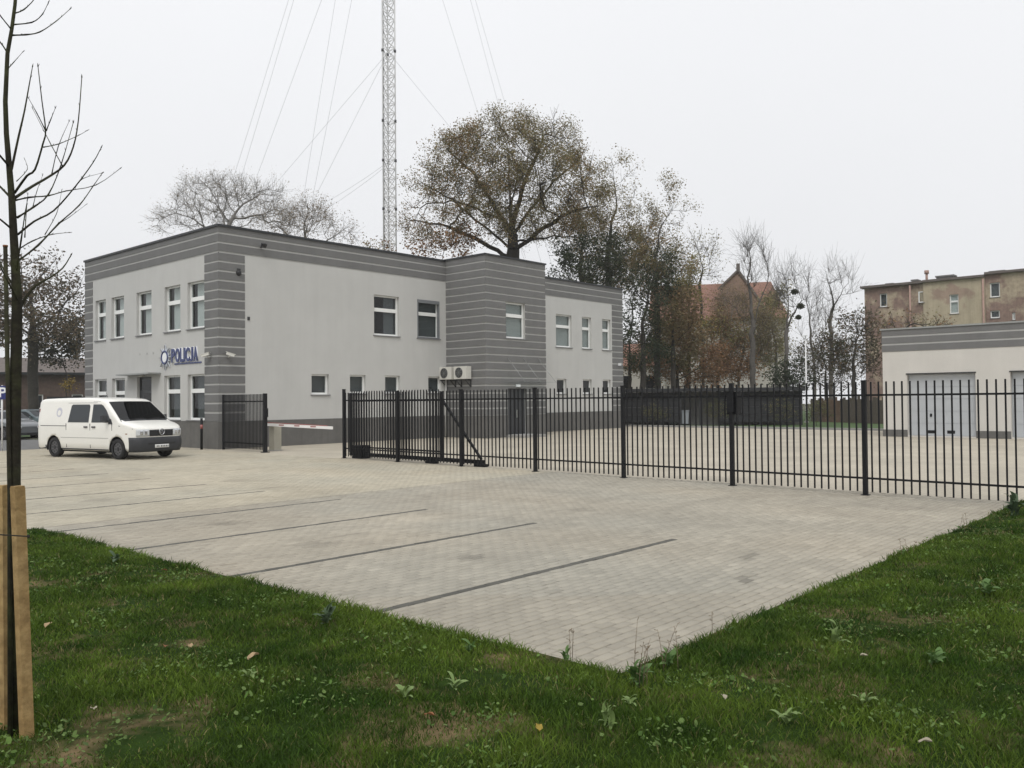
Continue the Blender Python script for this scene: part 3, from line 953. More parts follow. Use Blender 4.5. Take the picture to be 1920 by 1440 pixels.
fence = thing('steel_fence', 'long black steel bar fence between the parking area and the yard', 'fence', (fx(3.0), 3.0, 0))
POSTS = [22.68, 19.88, 17.02, 14.2, 11.39, 8.55, 5.76, 2.95, .15]
for y in POSTS:
    h = 2.24 if y == POSTS[0] else 2.15
    mb = MB(); mb.box(fx(y) - .04, y - .04, 0, fx(y) + .04, y + .04, h); p = mb.build('post', 'black_paint', fence)
    mb = MB(); mb.box(fx(y) - .046, y - .046, h, fx(y) + .046, y + .046, h + .012); mb.build('post_cap', 'black_paint', p)
    mb = MB(); mb.box(fx(y) - .07, y - .07, 0.001, fx(y) + .07, y + .07, .012); mb.build('base_plate', 'black_paint', p)
for a, b_ in zip(POSTS[:-1], POSTS[1:]):
    for z in (.32, 1.88):
        mb = MB(); mb.bar((fx(a), a - .04, z), (fx(b_), b_ + .04, z), .018, .018); mb.build('rail', 'black_paint', fence)
    n = 19
    for k in range(1, n + 1):
        y = a + (b_ - a) * k / (n + 1)
        fence_bar(fence, fx(y) - .031, y)
mb = MB(); mb.box(fx(8.55) - .06, 8.48, 1.55, fx(8.55) - .041, 8.62, 1.95); mb.build('control_box', 'black_paint', fence)
mb = MB(); mb.box(fx(8.55) + .041, 8.43, 1.5, fx(8.55) + .2, 8.68, 1.98); mb.build('control_box', 'black_paint', fence)

# sliding gate, pushed open behind the fence
gate = thing('sliding_gate', 'black sliding gate with diagonal brace, pushed open behind the fence', 'gate', (fx(19) + .28, 19., 0))
gx = lambda y: fx(y) + .28
GS, GM, GE = 22.71, 18.12, 16.40        # leaf start, last stile, end of the tail beam
mb = MB(); mb.bar((gx(GS), GS, .13), (gx(GE), GE, .13), .05, .055); mb.build('bottom_beam', 'black_paint', gate)
for z in (.36, 1.86):
    mb = MB(); mb.bar((gx(GS), GS, z), (gx(GM), GM, z), .025, .022); mb.build('rail', 'black_paint', gate)
for y in (GS, GM):
    mb = MB(); mb.box(gx(y) - .035, y - .035, .185, gx(y) + .035, y + .035, 2.12); mb.build('stile', 'black_paint', gate)
n = 34
for k in range(1, n):
    y = GS + (GM - GS) * k / n
    fence_bar(gate, gx(y) - .03, y, .12)
mb = MB(); mb.bar((gx(GM), GM - .03, 1.84), (gx(GE + .08), GE + .08, .2), .026, .03); mb.build('diagonal_brace', 'black_paint', gate)
for y in (22.3, 18.6, GE + .1):
    mb = MB(); mb.box(gx(y) - .09, y - .2, 0.0, gx(y) + .09, y + .2, .075); mb.build('roller_carriage', 'black_paint', gate)
mb = MB(); mb.box(gx(22.15) - .13, 21.95, .0, gx(22.15) + .25, 22.4, .42); mb.build('motor_housing', 'black_paint', gate)

# wicket panel between gate post and the building
wk = thing('fence_panel', 'short dense black fence panel between the gate post and the building corner', 'fence', (fx(29.2), 29.2, 0))
mb = MB(); mb.box(fx(27.69) - .06, 27.63, 0, fx(27.69) + .06, 27.75, 2.17); mb.build('post', 'black_paint', wk)
mb = MB(); mb.box(fx(30.87) - .04, 30.83, 0, fx(30.87) + .04, 30.91, 2.16); mb.build('post', 'black_paint', wk)
for z in (.3, 1.88):
    mb = MB(); mb.bar((fx(27.75), 27.75, z), (fx(30.83), 30.83, z), .022, .022); mb.build('rail', 'black_paint', wk)
n = 30
for k in range(1, n):
    y = 27.75 + (30.83 - 27.75) * k / n
    fence_bar(wk, fx(y) - .034, y, .09)
mb = MB(); mb.box(fx(27.69) - .05, 27.56, 1.3, fx(27.69) + .05, 27.63, 1.62); mb.build('lock_case', 'black_paint', wk)
mb = MB(); mb.box(fx(27.69) - .12, 27.57, .002, fx(27.69) + .12, 27.81, .03); mb.build('base_plate', 'black_paint', wk)

# traffic barrier
bar_ = thing('traffic_barrier', 'white boom barrier with beige box across the open gateway', 'barrier', (18.35, 28.45, 0))
mb = MB(); mb.box(18.2, 28.28, .02, 18.52, 28.62, 1.0); bxo = mb.build('barrier_box', 'barrier_box', bar_)
mb = MB(); mb.box(18.17, 28.25, 1.0, 18.55, 28.65, 1.04); mb.build('box_lid', 'barrier_box', bxo)
mb = MB(); mb.box(18.16, 28.24, 0.0, 18.56, 28.66, .03); mb.build('box_base', 'kerb', bxo)
mb = MB(); mb.bar((18.1, 28.85, 1.0), (18.1, 24.5, .93), .025, .05); arm = mb.build('boom', 'barrier_white', bar_)
for y in (27.6, 26.6, 25.6):
    mb = MB(); mb.box(18.068, y - .16, .945 + .016 * (y - 26), 18.0745, y + .16, .985 + .016 * (y - 26)); mb.build('reflector_strip', 'barrier_red', arm)
mb = MB(); mb.bar((18.1, 28.7, 1.075), (18.1, 24.8, .998), .012, .012); mb.build('rubber_edge', 'barrier_red', arm)

bo = thing('barrier_post', 'thin black post with red top at the foot of the building corner', 'post', (17.07, 31.62, 0))
mb = MB(); mb.tube([(17.07, 31.62, 0), (17.07, 31.62, 1.24)], .05, 10); mb.build('shaft', 'black_paint', bo)
mb = MB(); mb.tube([(17.07, 31.62, .82), (17.07, 31.62, .98)], .054, 10); mb.build('reflective_band', 'barrier_red', bo)


# ------------------------------------------------------------------ vehicles
def interp(tab, x):
    return float(np.interp(x, [t_[0] for t_ in tab], [t_[1] for t_ in tab]))


class Vehicle:
    def __init__(s, top, plan, belt, zb, tumble, name, label, cat, loc, rz, paint, scale=1.):
        s.top, s.plan, s.belt, s.zb, s.tumble = top, plan, belt, zb, tumble
        s.root = thing(name, label, cat, loc, rz)
        s.root.scale = (scale,) * 3
        s.paint = paint

    def hw(s, x, z):
        """half width of the body side at x and height z"""
        W = interp(s.plan, x)
        k = 1 - .045 * max(0, (s.belt - .45 - z) / .5) ** 1.5 if z < s.belt - .45 else 1.
        if z > s.belt:
            k = 1 - s.tumble * (z - s.belt) / .8
        return W * k

    def body(s, xs_, wheels, wr):
        rings = []
        for x in xs_:
            zt = interp(s.top, x); H = zt - s.zb
            zl = [s.zb + .0, s.zb + .08, s.zb + .15 * H, s.zb + .2 * H, s.zb + .26 * H, s.zb + .32 * H, s.zb + .42 * H, s.zb + .55 * H, s.zb + .7 * H, zt - .14 * min(1, H / 1.2), zt - .075 * min(1, H / 1.2)]
            half = [(0, s.zb), (s.hw(x, s.zb) * .93, s.zb)] + [(s.hw(x, z), z) for z in zl[1:]]
            we = s.hw(x, zt - .05)
            half += [(we - .028, zt - .03), (we - .085, zt - .004), (we * .5, zt + .01), (0, zt + .014)]
            rings.append(half)
        n = len(rings[0])
        mb = MB()
        full = n + n - 2
        for x, h in zip(xs_, rings):
            mb.v += [(x, y, z) for y, z in h] + [(x, -y, z) for y, z in h[-2:0:-1]]
        for i in range(len(xs_) - 1):
            for k in range(full):
                a = i * full + k; b_ = i * full + (k + 1) % full
                mb.f.append((a, b_, b_ + full, a + full)); mb.sm.append(True)
        mb.f.append(tuple(range(full))); mb.sm.append(False)
        mb.f.append(tuple((len(xs_) - 1) * full + k for k in range(full))); mb.sm.append(False)
        o = mb.build('body', s.paint, None)
        # wheel arches
        cut = MB()
        for wx in wheels:
            for sy in (-1, 1):
                cut.tube([(wx, sy * .62, wr), (wx, sy * 1.3, wr)], wr + .075, 28)
        co = cut.build('cutter', s.paint)
        md = o.modifiers.new('arch', 'BOOLEAN'); md.operation = 'DIFFERENCE'; md.object = co; md.solver = 'EXACT'
        dg = bpy.context.evaluated_depsgraph_get(); dg.update()
        # cutter must be in the body's space: evaluate with identity parents
        me = bpy.data.meshes.new_from_object(o.evaluated_get(dg))
        o.modifiers.clear(); o.data = me; o.parent = s.root
        bpy.data.objects.remove(co)
        return o

    def side(s, name, m_, poly, sgn, off=.006, th=.01, parent=None):
        pts = [(x, sgn * (s.hw(x, z) + off), z) for x, z in poly]
        mb = MB(); mb.prism(pts, (0, -sgn * th, 0))
        return mb.build(name, m_, parent or s.root, world=False)

    def outline(s, z, off, ymax):
        """plan outline round the nose, from -ymax to ymax"""
        xx = [t_[0] for t_ in s.plan if t_[0] >= 3.0 or True]
        pts = []
        xn = max(xx)
        for x in np.linspace(xn - .9, xn, 60):
            pts.append((x, s.hw(x, z)))
        P = [(x + off * (i / 59.), y + off) for i, (x, y) in enumerate(pts)]
        P = [p for p in P]
        ring = [(x, -y) for x, y in P] + [(x, y) for x, y in P[::-1]]
        return ring

    def nose(s, name, m_, z0, z1, y0, y1, off=.012, nz_=4, n=24, bulge=0., parent=None, tf=None):
        """strip round the nose between lateral positions y0..y1 (measured along outline), heights z0..z1"""
        rows_ = []
        for j in range(nz_ + 1):
            z = z0 + (z1 - z0) * j / nz_
            ring = s.outline(z, off + bulge * math.sin(math.pi * j / nz_), 1)
            arr = np.array(ring); seg = np.r_[0, np.cumsum(np.hypot(*np.diff(arr, axis=0).T))]
            mid = seg[-1] / 2
            tt = np.linspace(mid + y0, mid + y1, n)
            rows_.append([(np.interp(q, seg, arr[:, 0]), np.interp(q, seg, arr[:, 1]), z) for q in tt])
        mb = MB()
        for r_ in rows_:
            mb.v += r_
        # inner rim so the strip has thickness
        for r_ in (rows_[0], rows_[-1]):
            mb.v += [(x - .03, y * .98, z) for x, y, z in r_]
        for j in range(nz_):
            for k in range(n - 1):
                a = j * n + k
                mb.f.append((a, a + 1, a + 1 + n, a + n)); mb.sm.append(True)
        b0 = (nz_ + 1) * n
        for k in range(n - 1):
            mb.f.append((k, k + 1, b0 + k + 1, b0 + k)); mb.sm.append(False)
            a = nz_ * n + k
            mb.f.append((a, a + 1, b0 + n + k + 1, b0 + n + k)); mb.sm.append(False)
        return mb.build(name, m_, parent or s.root, world=False)

    def topstrip(s, name, m_, x0, x1, inset0, inset1, off=.008, parent=None):
        """patch on the roof line (windscreen)"""
        n, mcols = 9, 11
        mb = MB()
        for i in range(n):
            f = i / (n - 1); x = x0 + (x1 - x0) * f
            zt = interp(s.top, x)
            wl = s.hw(x, zt - .05) - (inset0 + (inset1 - inset0) * f)
            dz_ = (interp(s.top, x + .02) - interp(s.top, x - .02)) / .04
            nx, nz_ = -dz_ / math.hypot(1, dz_), 1 / math.hypot(1, dz_)
            we = s.hw(x, zt - .05)
            for k in range(mcols):
                y = -wl + 2 * wl * k / (mcols - 1)
                crown = np.interp(abs(y), [0, we * .5, we - .085, we - .028], [.014, .01, -.004, -.03])
                mb.v.append((x + nx * off, y, zt + crown + nz_ * off))
        for i in range(n - 1):
            for k in range(mcols - 1):
                a = i * mcols + k
                mb.f.append((a, a + mcols, a + 1 + mcols, a + 1)); mb.sm.append(True)
        return mb.build(name, m_, parent or s.root, world=False, fix=False)

    def wheel(s, x, sgn, r, yo, wd=.21):
        mb = MB()
        prof = [(yo - wd, r * .62), (yo - wd, r * .93), (yo - wd + .03, r), (yo - .03, r), (yo, r * .93), (yo - .01, r * .66)]
        n = 28
        b0 = len(mb.v)
        for yy, rr in prof:
            for k in range(n):
                a = 2 * math.pi * k / n
                mb.v.append((x + rr * math.cos(a), sgn * yy, r + rr * math.sin(a)))
        for i in range(len(prof) - 1):
            for k in range(n):
                a = b0 + i * n + k; c_ = b0 + i * n + (k + 1) % n
                mb.f.append((a, c_, c_ + n, a + n)); mb.sm.append(True)
        ty = mb.build('wheel', 'tyre', s.root, world=False)
        mb = MB(); mb.tube([(x, sgn * (yo - .16), r), (x, sgn * (yo - .035), r), (x, sgn * (yo - .03), r)], [r * .62, r * .655, r * .6], 24)
        rim = mb.build('rim', 'rim', ty, world=False)
        mb = MB(); mb.tube([(x, sgn * (yo - .03), r), (x, sgn * (yo - .012), r)], [r * .2, r * .16], 12); mb.build('hub_cap', 'grille_dark', ty, world=False)
        mb = MB()
        for k in range(8):
            a = 2 * math.pi * k / 8
            mb.tube([(x + r * .42 * math.cos(a), sgn * (yo - .031), r + r * .42 * math.sin(a)), (x + r * .42 * math.cos(a), sgn * (yo - .026), r + r * .42 * math.sin(a))], r * .075, 8)
        mb.build('rim_holes', 'tyre', ty, world=False)
        # arch liner
        mb = MB()
        R_ = r + .072
        pts = [(x + R_ * math.cos(a), r + R_ * math.sin(a)) for a in np.linspace(-.25, math.pi + .25, 20)]
        for (p, q) in zip(pts[:-1], pts[1:]):
            mb.quad((p[0], sgn * .64, p[1]), (q[0], sgn * .64, q[1]), (q[0], sgn * (yo + .0), q[1]), (p[0], sgn * (yo + .0), p[1]))
        mb.quad(*[(px_, sgn * .64, max(pz, .2)) for px_, pz in pts])
        mb.build('arch_liner', 'tyre', s.root, world=False, fix=False)
        return ty


h = R(-78.9)
vs = 1.04
vx0, vy0 = 11.785, 31.92
v_loc = (vx0 - math.sin(h) * .845 * vs, vy0 + math.cos(h) * .845 * vs, 0)
van = Vehicle(top=[(-.99, 1.80), (-.96, 1.88), (-.9, 1.925), (-.75, 1.955), (0, 1.97), (1.5, 1.975), (2.2, 1.955), (2.5, 1.92), (2.7, 1.855), (3.52, 1.235), (3.62, 1.19),
                   (3.85, 1.145), (4.05, 1.09), (4.2, 1.035), (4.27, .99), (4.3, .93)],
              plan=[(-.99, .86), (-.95, .91), (-.8, .94), (0, .95), (3.5, .95), (3.8, .94), (4.0, .905), (4.12, .86), (4.2, .80), (4.26, .70), (4.29, .58), (4.3, .5)],
              belt=1.14, zb=.25, tumble=.115, name='van', label='white long-wheelbase van parked in front of the police building entrance', cat='van', loc=v_loc, rz=h,
              paint='van_white', scale=vs)
van.body([-.99, -.97, -.93, -.88, -.8, -.7, -.6, -.5, -.4, -.3, -.2, -.1, 0, .1, .2, .3, .4, .5, .6, .8, 1, 1.5, 2, 2.3, 2.5, 2.62, 2.72, 2.8, 2.9, 3.0, 3.1, 3.2, 3.3, 3.4, 3.48, 3.52, 3.56, 3.65, 3.72, 3.8, 3.88, 3.95, 4.02, 4.08, 4.17, 4.23, 4.27, 4.29, 4.3], (0, 3.4), .33)
for sgn in (-1, 1):
    for wx in (0, 3.4):
        van.wheel(wx, sgn, .33, .93)
    win1 = van.side('side_window', 'glass_dark', [(.82, 1.17), (1.94, 1.17), (1.94, 1.7), (1.88, 1.755), (1.0, 1.755), (.93, 1.72)], sgn)
    van.side('window_backing', 'dark_room', [(.84, 1.18), (1.92, 1.18), (1.92, 1.7), (1.86, 1.745), (1.02, 1.745), (.95, 1.71)], sgn, off=-.012)  # dark sheet behind the glass standing for the unlit cabin
    van.side('door_window', 'glass_dark', [(2.1, 1.17), (3.06, 1.17), (3.08, 1.24), (2.82, 1.56), (2.62, 1.715), (2.5, 1.755), (2.1, 1.755)], sgn)
    van.side('window_backing', 'dark_room', [(2.12, 1.18), (3.03, 1.18), (3.05, 1.24), (2.8, 1.55), (2.6, 1.705), (2.48, 1.745), (2.12, 1.745)], sgn, off=-.012)
    van.side('mirror_corner', 'van_black', [(2.98, 1.12), (3.2, 1.12), (3.1, 1.28), (3.02, 1.3)], sgn, off=.012)
    for xs0 in (.72, 2.02, 3.16):
        van.side('door_seam', 'grille_dark', [(xs0 - .011, .34), (xs0 + .011, .34), (xs0 + .011, 1.13), (xs0 - .011, 1.13)], sgn, off=.007)
    van.side('crease_shade', 'seam_grey', [(.42, .66), (2.98, .66), (2.98, .676), (.42, .676)], sgn, off=.003)  # grey strip drawn in place of the crease's shade line
    van.side('door_seam', 'seam_grey', [(.72, 1.80), (2.3, 1.80), (2.3, 1.812), (.72, 1.812)], sgn, off=.007)
    van.side('bonnet_seam', 'grille_dark', [(3.5, 1.06), (4.1, .965), (4.1, .977), (3.5, 1.074)], sgn, off=.008)
    van.side('arch_trim', 'van_black', [(-.98, .40), (-.42, .40), (-.42, .27), (-.98, .27)], sgn, off=.008)
    van.side('side_indicator', 'dead_leaf_red', [(3.82, .80), (3.9, .80), (3.9, .83), (3.82, .83)], sgn, off=.004)
    van.side('roof_gutter', 'sill_metal', [(-.9, 1.845), (2.45, 1.845), (2.45, 1.852), (-.9, 1.852)], sgn, off=.003)
    van.side('sliding_rail', 'grille_dark', [(-.75, 1.04), (.7, 1.04), (.7, 1.06), (-.75, 1.06)], sgn, off=.004)
    for xs0 in (1.72, 2.14):
        van.side('door_handle', 'van_black', [(xs0, 1.0), (xs0 + .17, 1.0), (xs0 + .17, 1.045), (xs0, 1.045)], sgn, off=.03, th=.03)
    van.side('rear_lamp', 'lamp_red', [(-.965, 1.0), (-.9, 1.0), (-.87, 1.62), (-.93, 1.62)], sgn, off=.006)
    van.side('sill_trim', 'van_black', [(.45, .275), (2.95, .275), (2.95, .31), (.45, .31)], sgn, off=.006)
    mb = MB(); mb.obox((2.98, sgn * 1.1, 1.3), (.05, 0, .01), (0, .09, 0), (-.005, 0, .09)); mir = mb.build('mirror', 'van_black', van.root, world=False)
    mb = MB(); mb.bar((3.0, sgn * .93, 1.2), (2.99, sgn * 1.0, 1.22), .03); mb.build('mirror_arm', 'van_black', mir, world=False)
    badge_pts = [(.28 + .16 * math.cos(a), 1.5 + .16 * math.sin(a)) for a in np.linspace(0, 2 * math.pi, 25)[:-1]]
    bd = van.side('round_badge', 'badge', badge_pts, sgn, off=.004, th=.004)
    van.side('badge_centre', 'van_white', [(.28 + .09 * math.cos(a), 1.48 + .09 * math.sin(a)) for a in np.linspace(0, 2 * math.pi, 19)[:-1]], sgn, off=.007, th=.002, parent=bd)
van.topstrip('windscreen', 'glass_dark', 2.73, 3.5, .1, .06)
van.topstrip('cowl', 'van_black', 3.5, 3.585, .05, .05, off=.006)
van.topstrip('windscreen_backing', 'dark_room', 2.74, 3.49, .11, .07, off=.003)
for y0_, y1_ in ((-.55, -.02), (.05, .6)):
    mb = MB(); mb.bar((3.53, y0_, 1.262), (3.47, y1_, 1.302), .012, .01); mb.build('wiper', 'grille_dark', van.root, world=False)
bmp = van.nose('front_bumper', 'van_black', .24, .70, -1.12, 1.12, off=.018, nz_=6, n=40, bulge=.03)
gr = van.nose('grille', 'grille_dark', .735, .935, -.43, .43, off=.02, n=20)
for zz in (.77, .81, .85, .895):
    van.nose('grille_bar', 'van_black', zz, zz + .012, -.40, .40, off=.034, nz_=1, n=16, parent=gr)
van.nose('lower_intake', 'grille_dark', .47, .545, -.5, .5, off=.05, n=20, parent=bmp)
for sgn in (-1, 1):
    a_, b_ = sorted((sgn * .44, sgn * .86))
    hl_ = van.nose('headlight', 'lamp_glass', .74, .955, a_, b_, off=.022, n=16)
    for q in (.56, .7):
        yy = sgn * q
        van.nose('lamp_reflector', 'chrome', .785, .925, yy - .045, yy + .045, off=.03, n=8, parent=hl_)
pl_ = van.nose('number_plate', 'plate', .36, .465, -.26, .26, off=.058, n=10)
for k in range(7):
    yy = -.2 + .062 * k + (.03 if k > 1 else 0)
    van.nose('plate_mark', 'van_black', .385, .44, yy, yy + .032, off=.062, nz_=1, n=3, parent=pl_)
mb = MB()
cx_ = 4.35
ringp = [(cx_, .095 * math.cos(a), .865 + .095 * math.sin(a)) for a in np.linspace(0, 2 * math.pi, 25)]
mb.tube(ringp, .009, 6, cap=False)
for pa in ([(-.055, .935), (-.0, .875), (.055, .935)], [(-.08, .89), (-.04, .79), (0, .865), (.04, .79), (.08, .89)]):
    mb.tube([(cx_, y, z) for y, z in pa], .008, 6)
mb.build('front_emblem', 'chrome', van.root, world=False)
mb = MB(); mb.tube([(1.55, 0, 1.99), (1.45, 0, 2.2)], [.012, .005], 6); mb.build('aerial', 'van_black', van.root, world=False)
mb = MB(); mb.box(-1.06, -.82, .38, -.985, .82, .62); mb.build('rear_bumper', 'van_black', van.root, world=False)
mb = MB(); mb.box(.4, -.8, .2, 3.0, .8, .275); mb.build('underbody', 'tyre', van.root, world=False)


def saloon(label, loc, rz, paint, scale=1.):
    c_ = Vehicle(top=[(-.85, .78), (-.8, .9), (-.55, .97), (-.3, 1.0), (.15, 1.30), (.5, 1.42), (1.1, 1.45), (1.5, 1.40), (2.2, 1.0), (2.4, .95), (3.0, .84), (3.25, .74), (3.35, .62)],
                 plan=[(-.85, .76), (-.75, .83), (0, .88), (2.5, .88), (2.9, .84), (3.15, .75), (3.3, .6), (3.35, .5)],
                 belt=.93, zb=.2, tumble=.27, name='parked_car', label=label, cat='car', loc=loc, rz=rz, paint=paint, scale=scale)
    c_.body([-.85, -.82, -.75, -.55, -.3, -.1, .15, .3, .5, .8, 1.1, 1.4, 1.6, 1.9, 2.2, 2.4, 2.7, 3.0, 3.15, 3.25, 3.32, 3.35], (0, 2.6), .3)
    for sgn in (-1, 1):
        for wx in (0, 2.6):
            c_.wheel(wx, sgn, .3, .87, .18)
        c_.side('side_window', 'glass_dark', [(.15, .96), (1.05, .96), (1.05, 1.33), (.55, 1.32), (.3, 1.2)], sgn)
        c_.side('side_window', 'glass_dark', [(1.12, .96), (2.0, .96), (1.65, 1.22), (1.42, 1.32), (1.12, 1.33)], sgn)
        c_.side('door_seam', 'grille_dark', [(1.07, .35), (1.085, .35), (1.085, .94), (1.07, .94)], sgn, off=.002)
        a_, b_ = sorted((sgn * .4, sgn * .8))
        c_.nose('headlight', 'lamp_glass', .55, .66, a_, b_, off=.02, n=10)
        mb = MB(); mb.obox((1.95, sgn * .98, 1.0), (.05, 0, 0), (0, .08, 0), (0, 0, .06)); mb.build('mirror', paint, c_.root, world=False)
    c_.topstrip('windscreen', 'glass_dark', 1.55, 2.15, .1, .05)
    c_.topstrip('rear_window', 'glass_dark', -.25, .25, .06, .1)
    c_.nose('front_bumper', 'van_black', .22, .34, -.9, .9, off=.02, n=24)
    return c_


p = vp(28, 790, 63); saloon('dark teal car parked on the far road behind the young tree', (p.x, p.y, 0), R(-60), 'car_teal', 1.05)
p = vp(-22, 792, 55); saloon('grey car at the left picture edge behind the young tree', (p.x, p.y, 0), R(-75), 'car_grey', 1.05)


# ------------------------------------------------------------------ trees
def colonize(nodes, par, att, step, di, dk, maxit=90, up=.05, jit=.12):
    P = [np.array(p, float) for p in nodes]; par = list(par)
    att = np.asarray(att, float)
    arr = np.array(P)
    d = np.linalg.norm(att[:, None] - arr[None], axis=2)
    ni = d.argmin(1); nd = d.min(1)
    for it in range(maxit):
        if len(att) == 0:
            break
        act = nd < di
        if not act.any():
            act = nd < nd.min() + step
        vec = att - np.array(P)[ni]
        vec /= np.linalg.norm(vec, axis=1)[:, None] + 1e-9
        new = {}
        for i in np.unique(ni[act]):
            s_ = vec[act & (ni == i)].sum(0)
            L = np.linalg.norm(s_)
            if L < 1e-6: continue
            dirn = s_ / L + np.array([0, 0, up]) + rng.normal(size=3) * jit
            dirn /= np.linalg.norm(dirn)
            new[i] = P[i] + dirn * step
        if not new:
            break
        b0 = len(P)
        for i, q in new.items():
            P.append(q); par.append(i)
        na = np.array(P[b0:])
        dd = np.linalg.norm(att[:, None] - na[None], axis=2)
        m_ = dd.min(1); better = m_ < nd
        ni[better] = b0 + dd.argmin(1)[better]; nd[better] = m_[better]
        keep_ = nd > dk
        att, ni, nd = att[keep_], ni[keep_], nd[keep_]
    return np.array(P), np.array(par)


def tubes_np(A, B, ra, rb, n):
    """prisms from A to B"""
    d = B - A; d /= np.linalg.norm(d, axis=1)[:, None] + 1e-9
    ref = np.where(np.abs(d[:, 2:3]) < .9, np.array([[0, 0, 1.]]), np.array([[1., 0, 0]]))
    sx = np.cross(d, ref); sx /= np.linalg.norm(sx, axis=1)[:, None]
    sy = np.cross(d, sx)
    a = 2 * np.pi * np.arange(n) / n
    ring = np.cos(a)[None, :, None] * sx[:, None] + np.sin(a)[None, :, None] * sy[:, None]
    V = np.concatenate([A[:, None] + ring * ra[:, None, None], B[:, None] + ring * rb[:, None, None]], 1)
    k = np.arange(n); k2 = (k + 1) % n
    F = np.stack([k, k2, k2 + n, k + n], 1)
    return V.reshape(-1, 3), (F[None] + 2 * n * np.arange(len(A))[:, None, None]).reshape(-1, 4)


def leaves_np(C, size, cols, flat=.3):
    """diamond-shaped folded leaf faces at centres C"""
    n = len(C)
    a = rng.normal(size=(n, 3)); a[:, 2] *= .7; a /= np.linalg.norm(a, axis=1)[:, None]
    b_ = rng.normal(size=(n, 3)); b_ -= (b_ * a).sum(1)[:, None] * a; b_ /= np.linalg.norm(b_, axis=1)[:, None]
    nn = np.cross(a, b_)
    s = size[:, None]
    V = np.stack([C - a * s, C + b_ * s * .55 + nn * s * .2, C + a * s, C - b_ * s * .55 + nn * s * .2], 1)
    F = np.array([[0, 1, 2], [0, 2, 3]])
    return V.reshape(-1, 3), (F[None] + 4 * np.arange(n)[:, None, None]).reshape(-1, 3), np.repeat(cols, 4, 0)


def blob_points(blobs, n, right, fwd):
    """attractors in a union of ellipsoids, biased to the shell; blob = (centre, r_side, r_depth, r_up)"""
    w_ = np.array([b_[1] * b_[2] * b_[3] for b_ in blobs]); w_ /= w_.sum()
    out_ = []
    for b_, f in zip(blobs, w_):
        k = max(6, int(n * f))
        u = rng.normal(size=(k, 3)); u /= np.linalg.norm(u, axis=1)[:, None]
        u *= (rng.random(k) ** .42)[:, None]
        out_.append(np.array(b_[0])[None] + u[:, :1] * b_[1] * right + u[:, 1:2] * b_[2] * fwd + u[:, 2:] * b_[3] * np.array([[0, 0, 1.]]))
    return np.concatenate(out_)


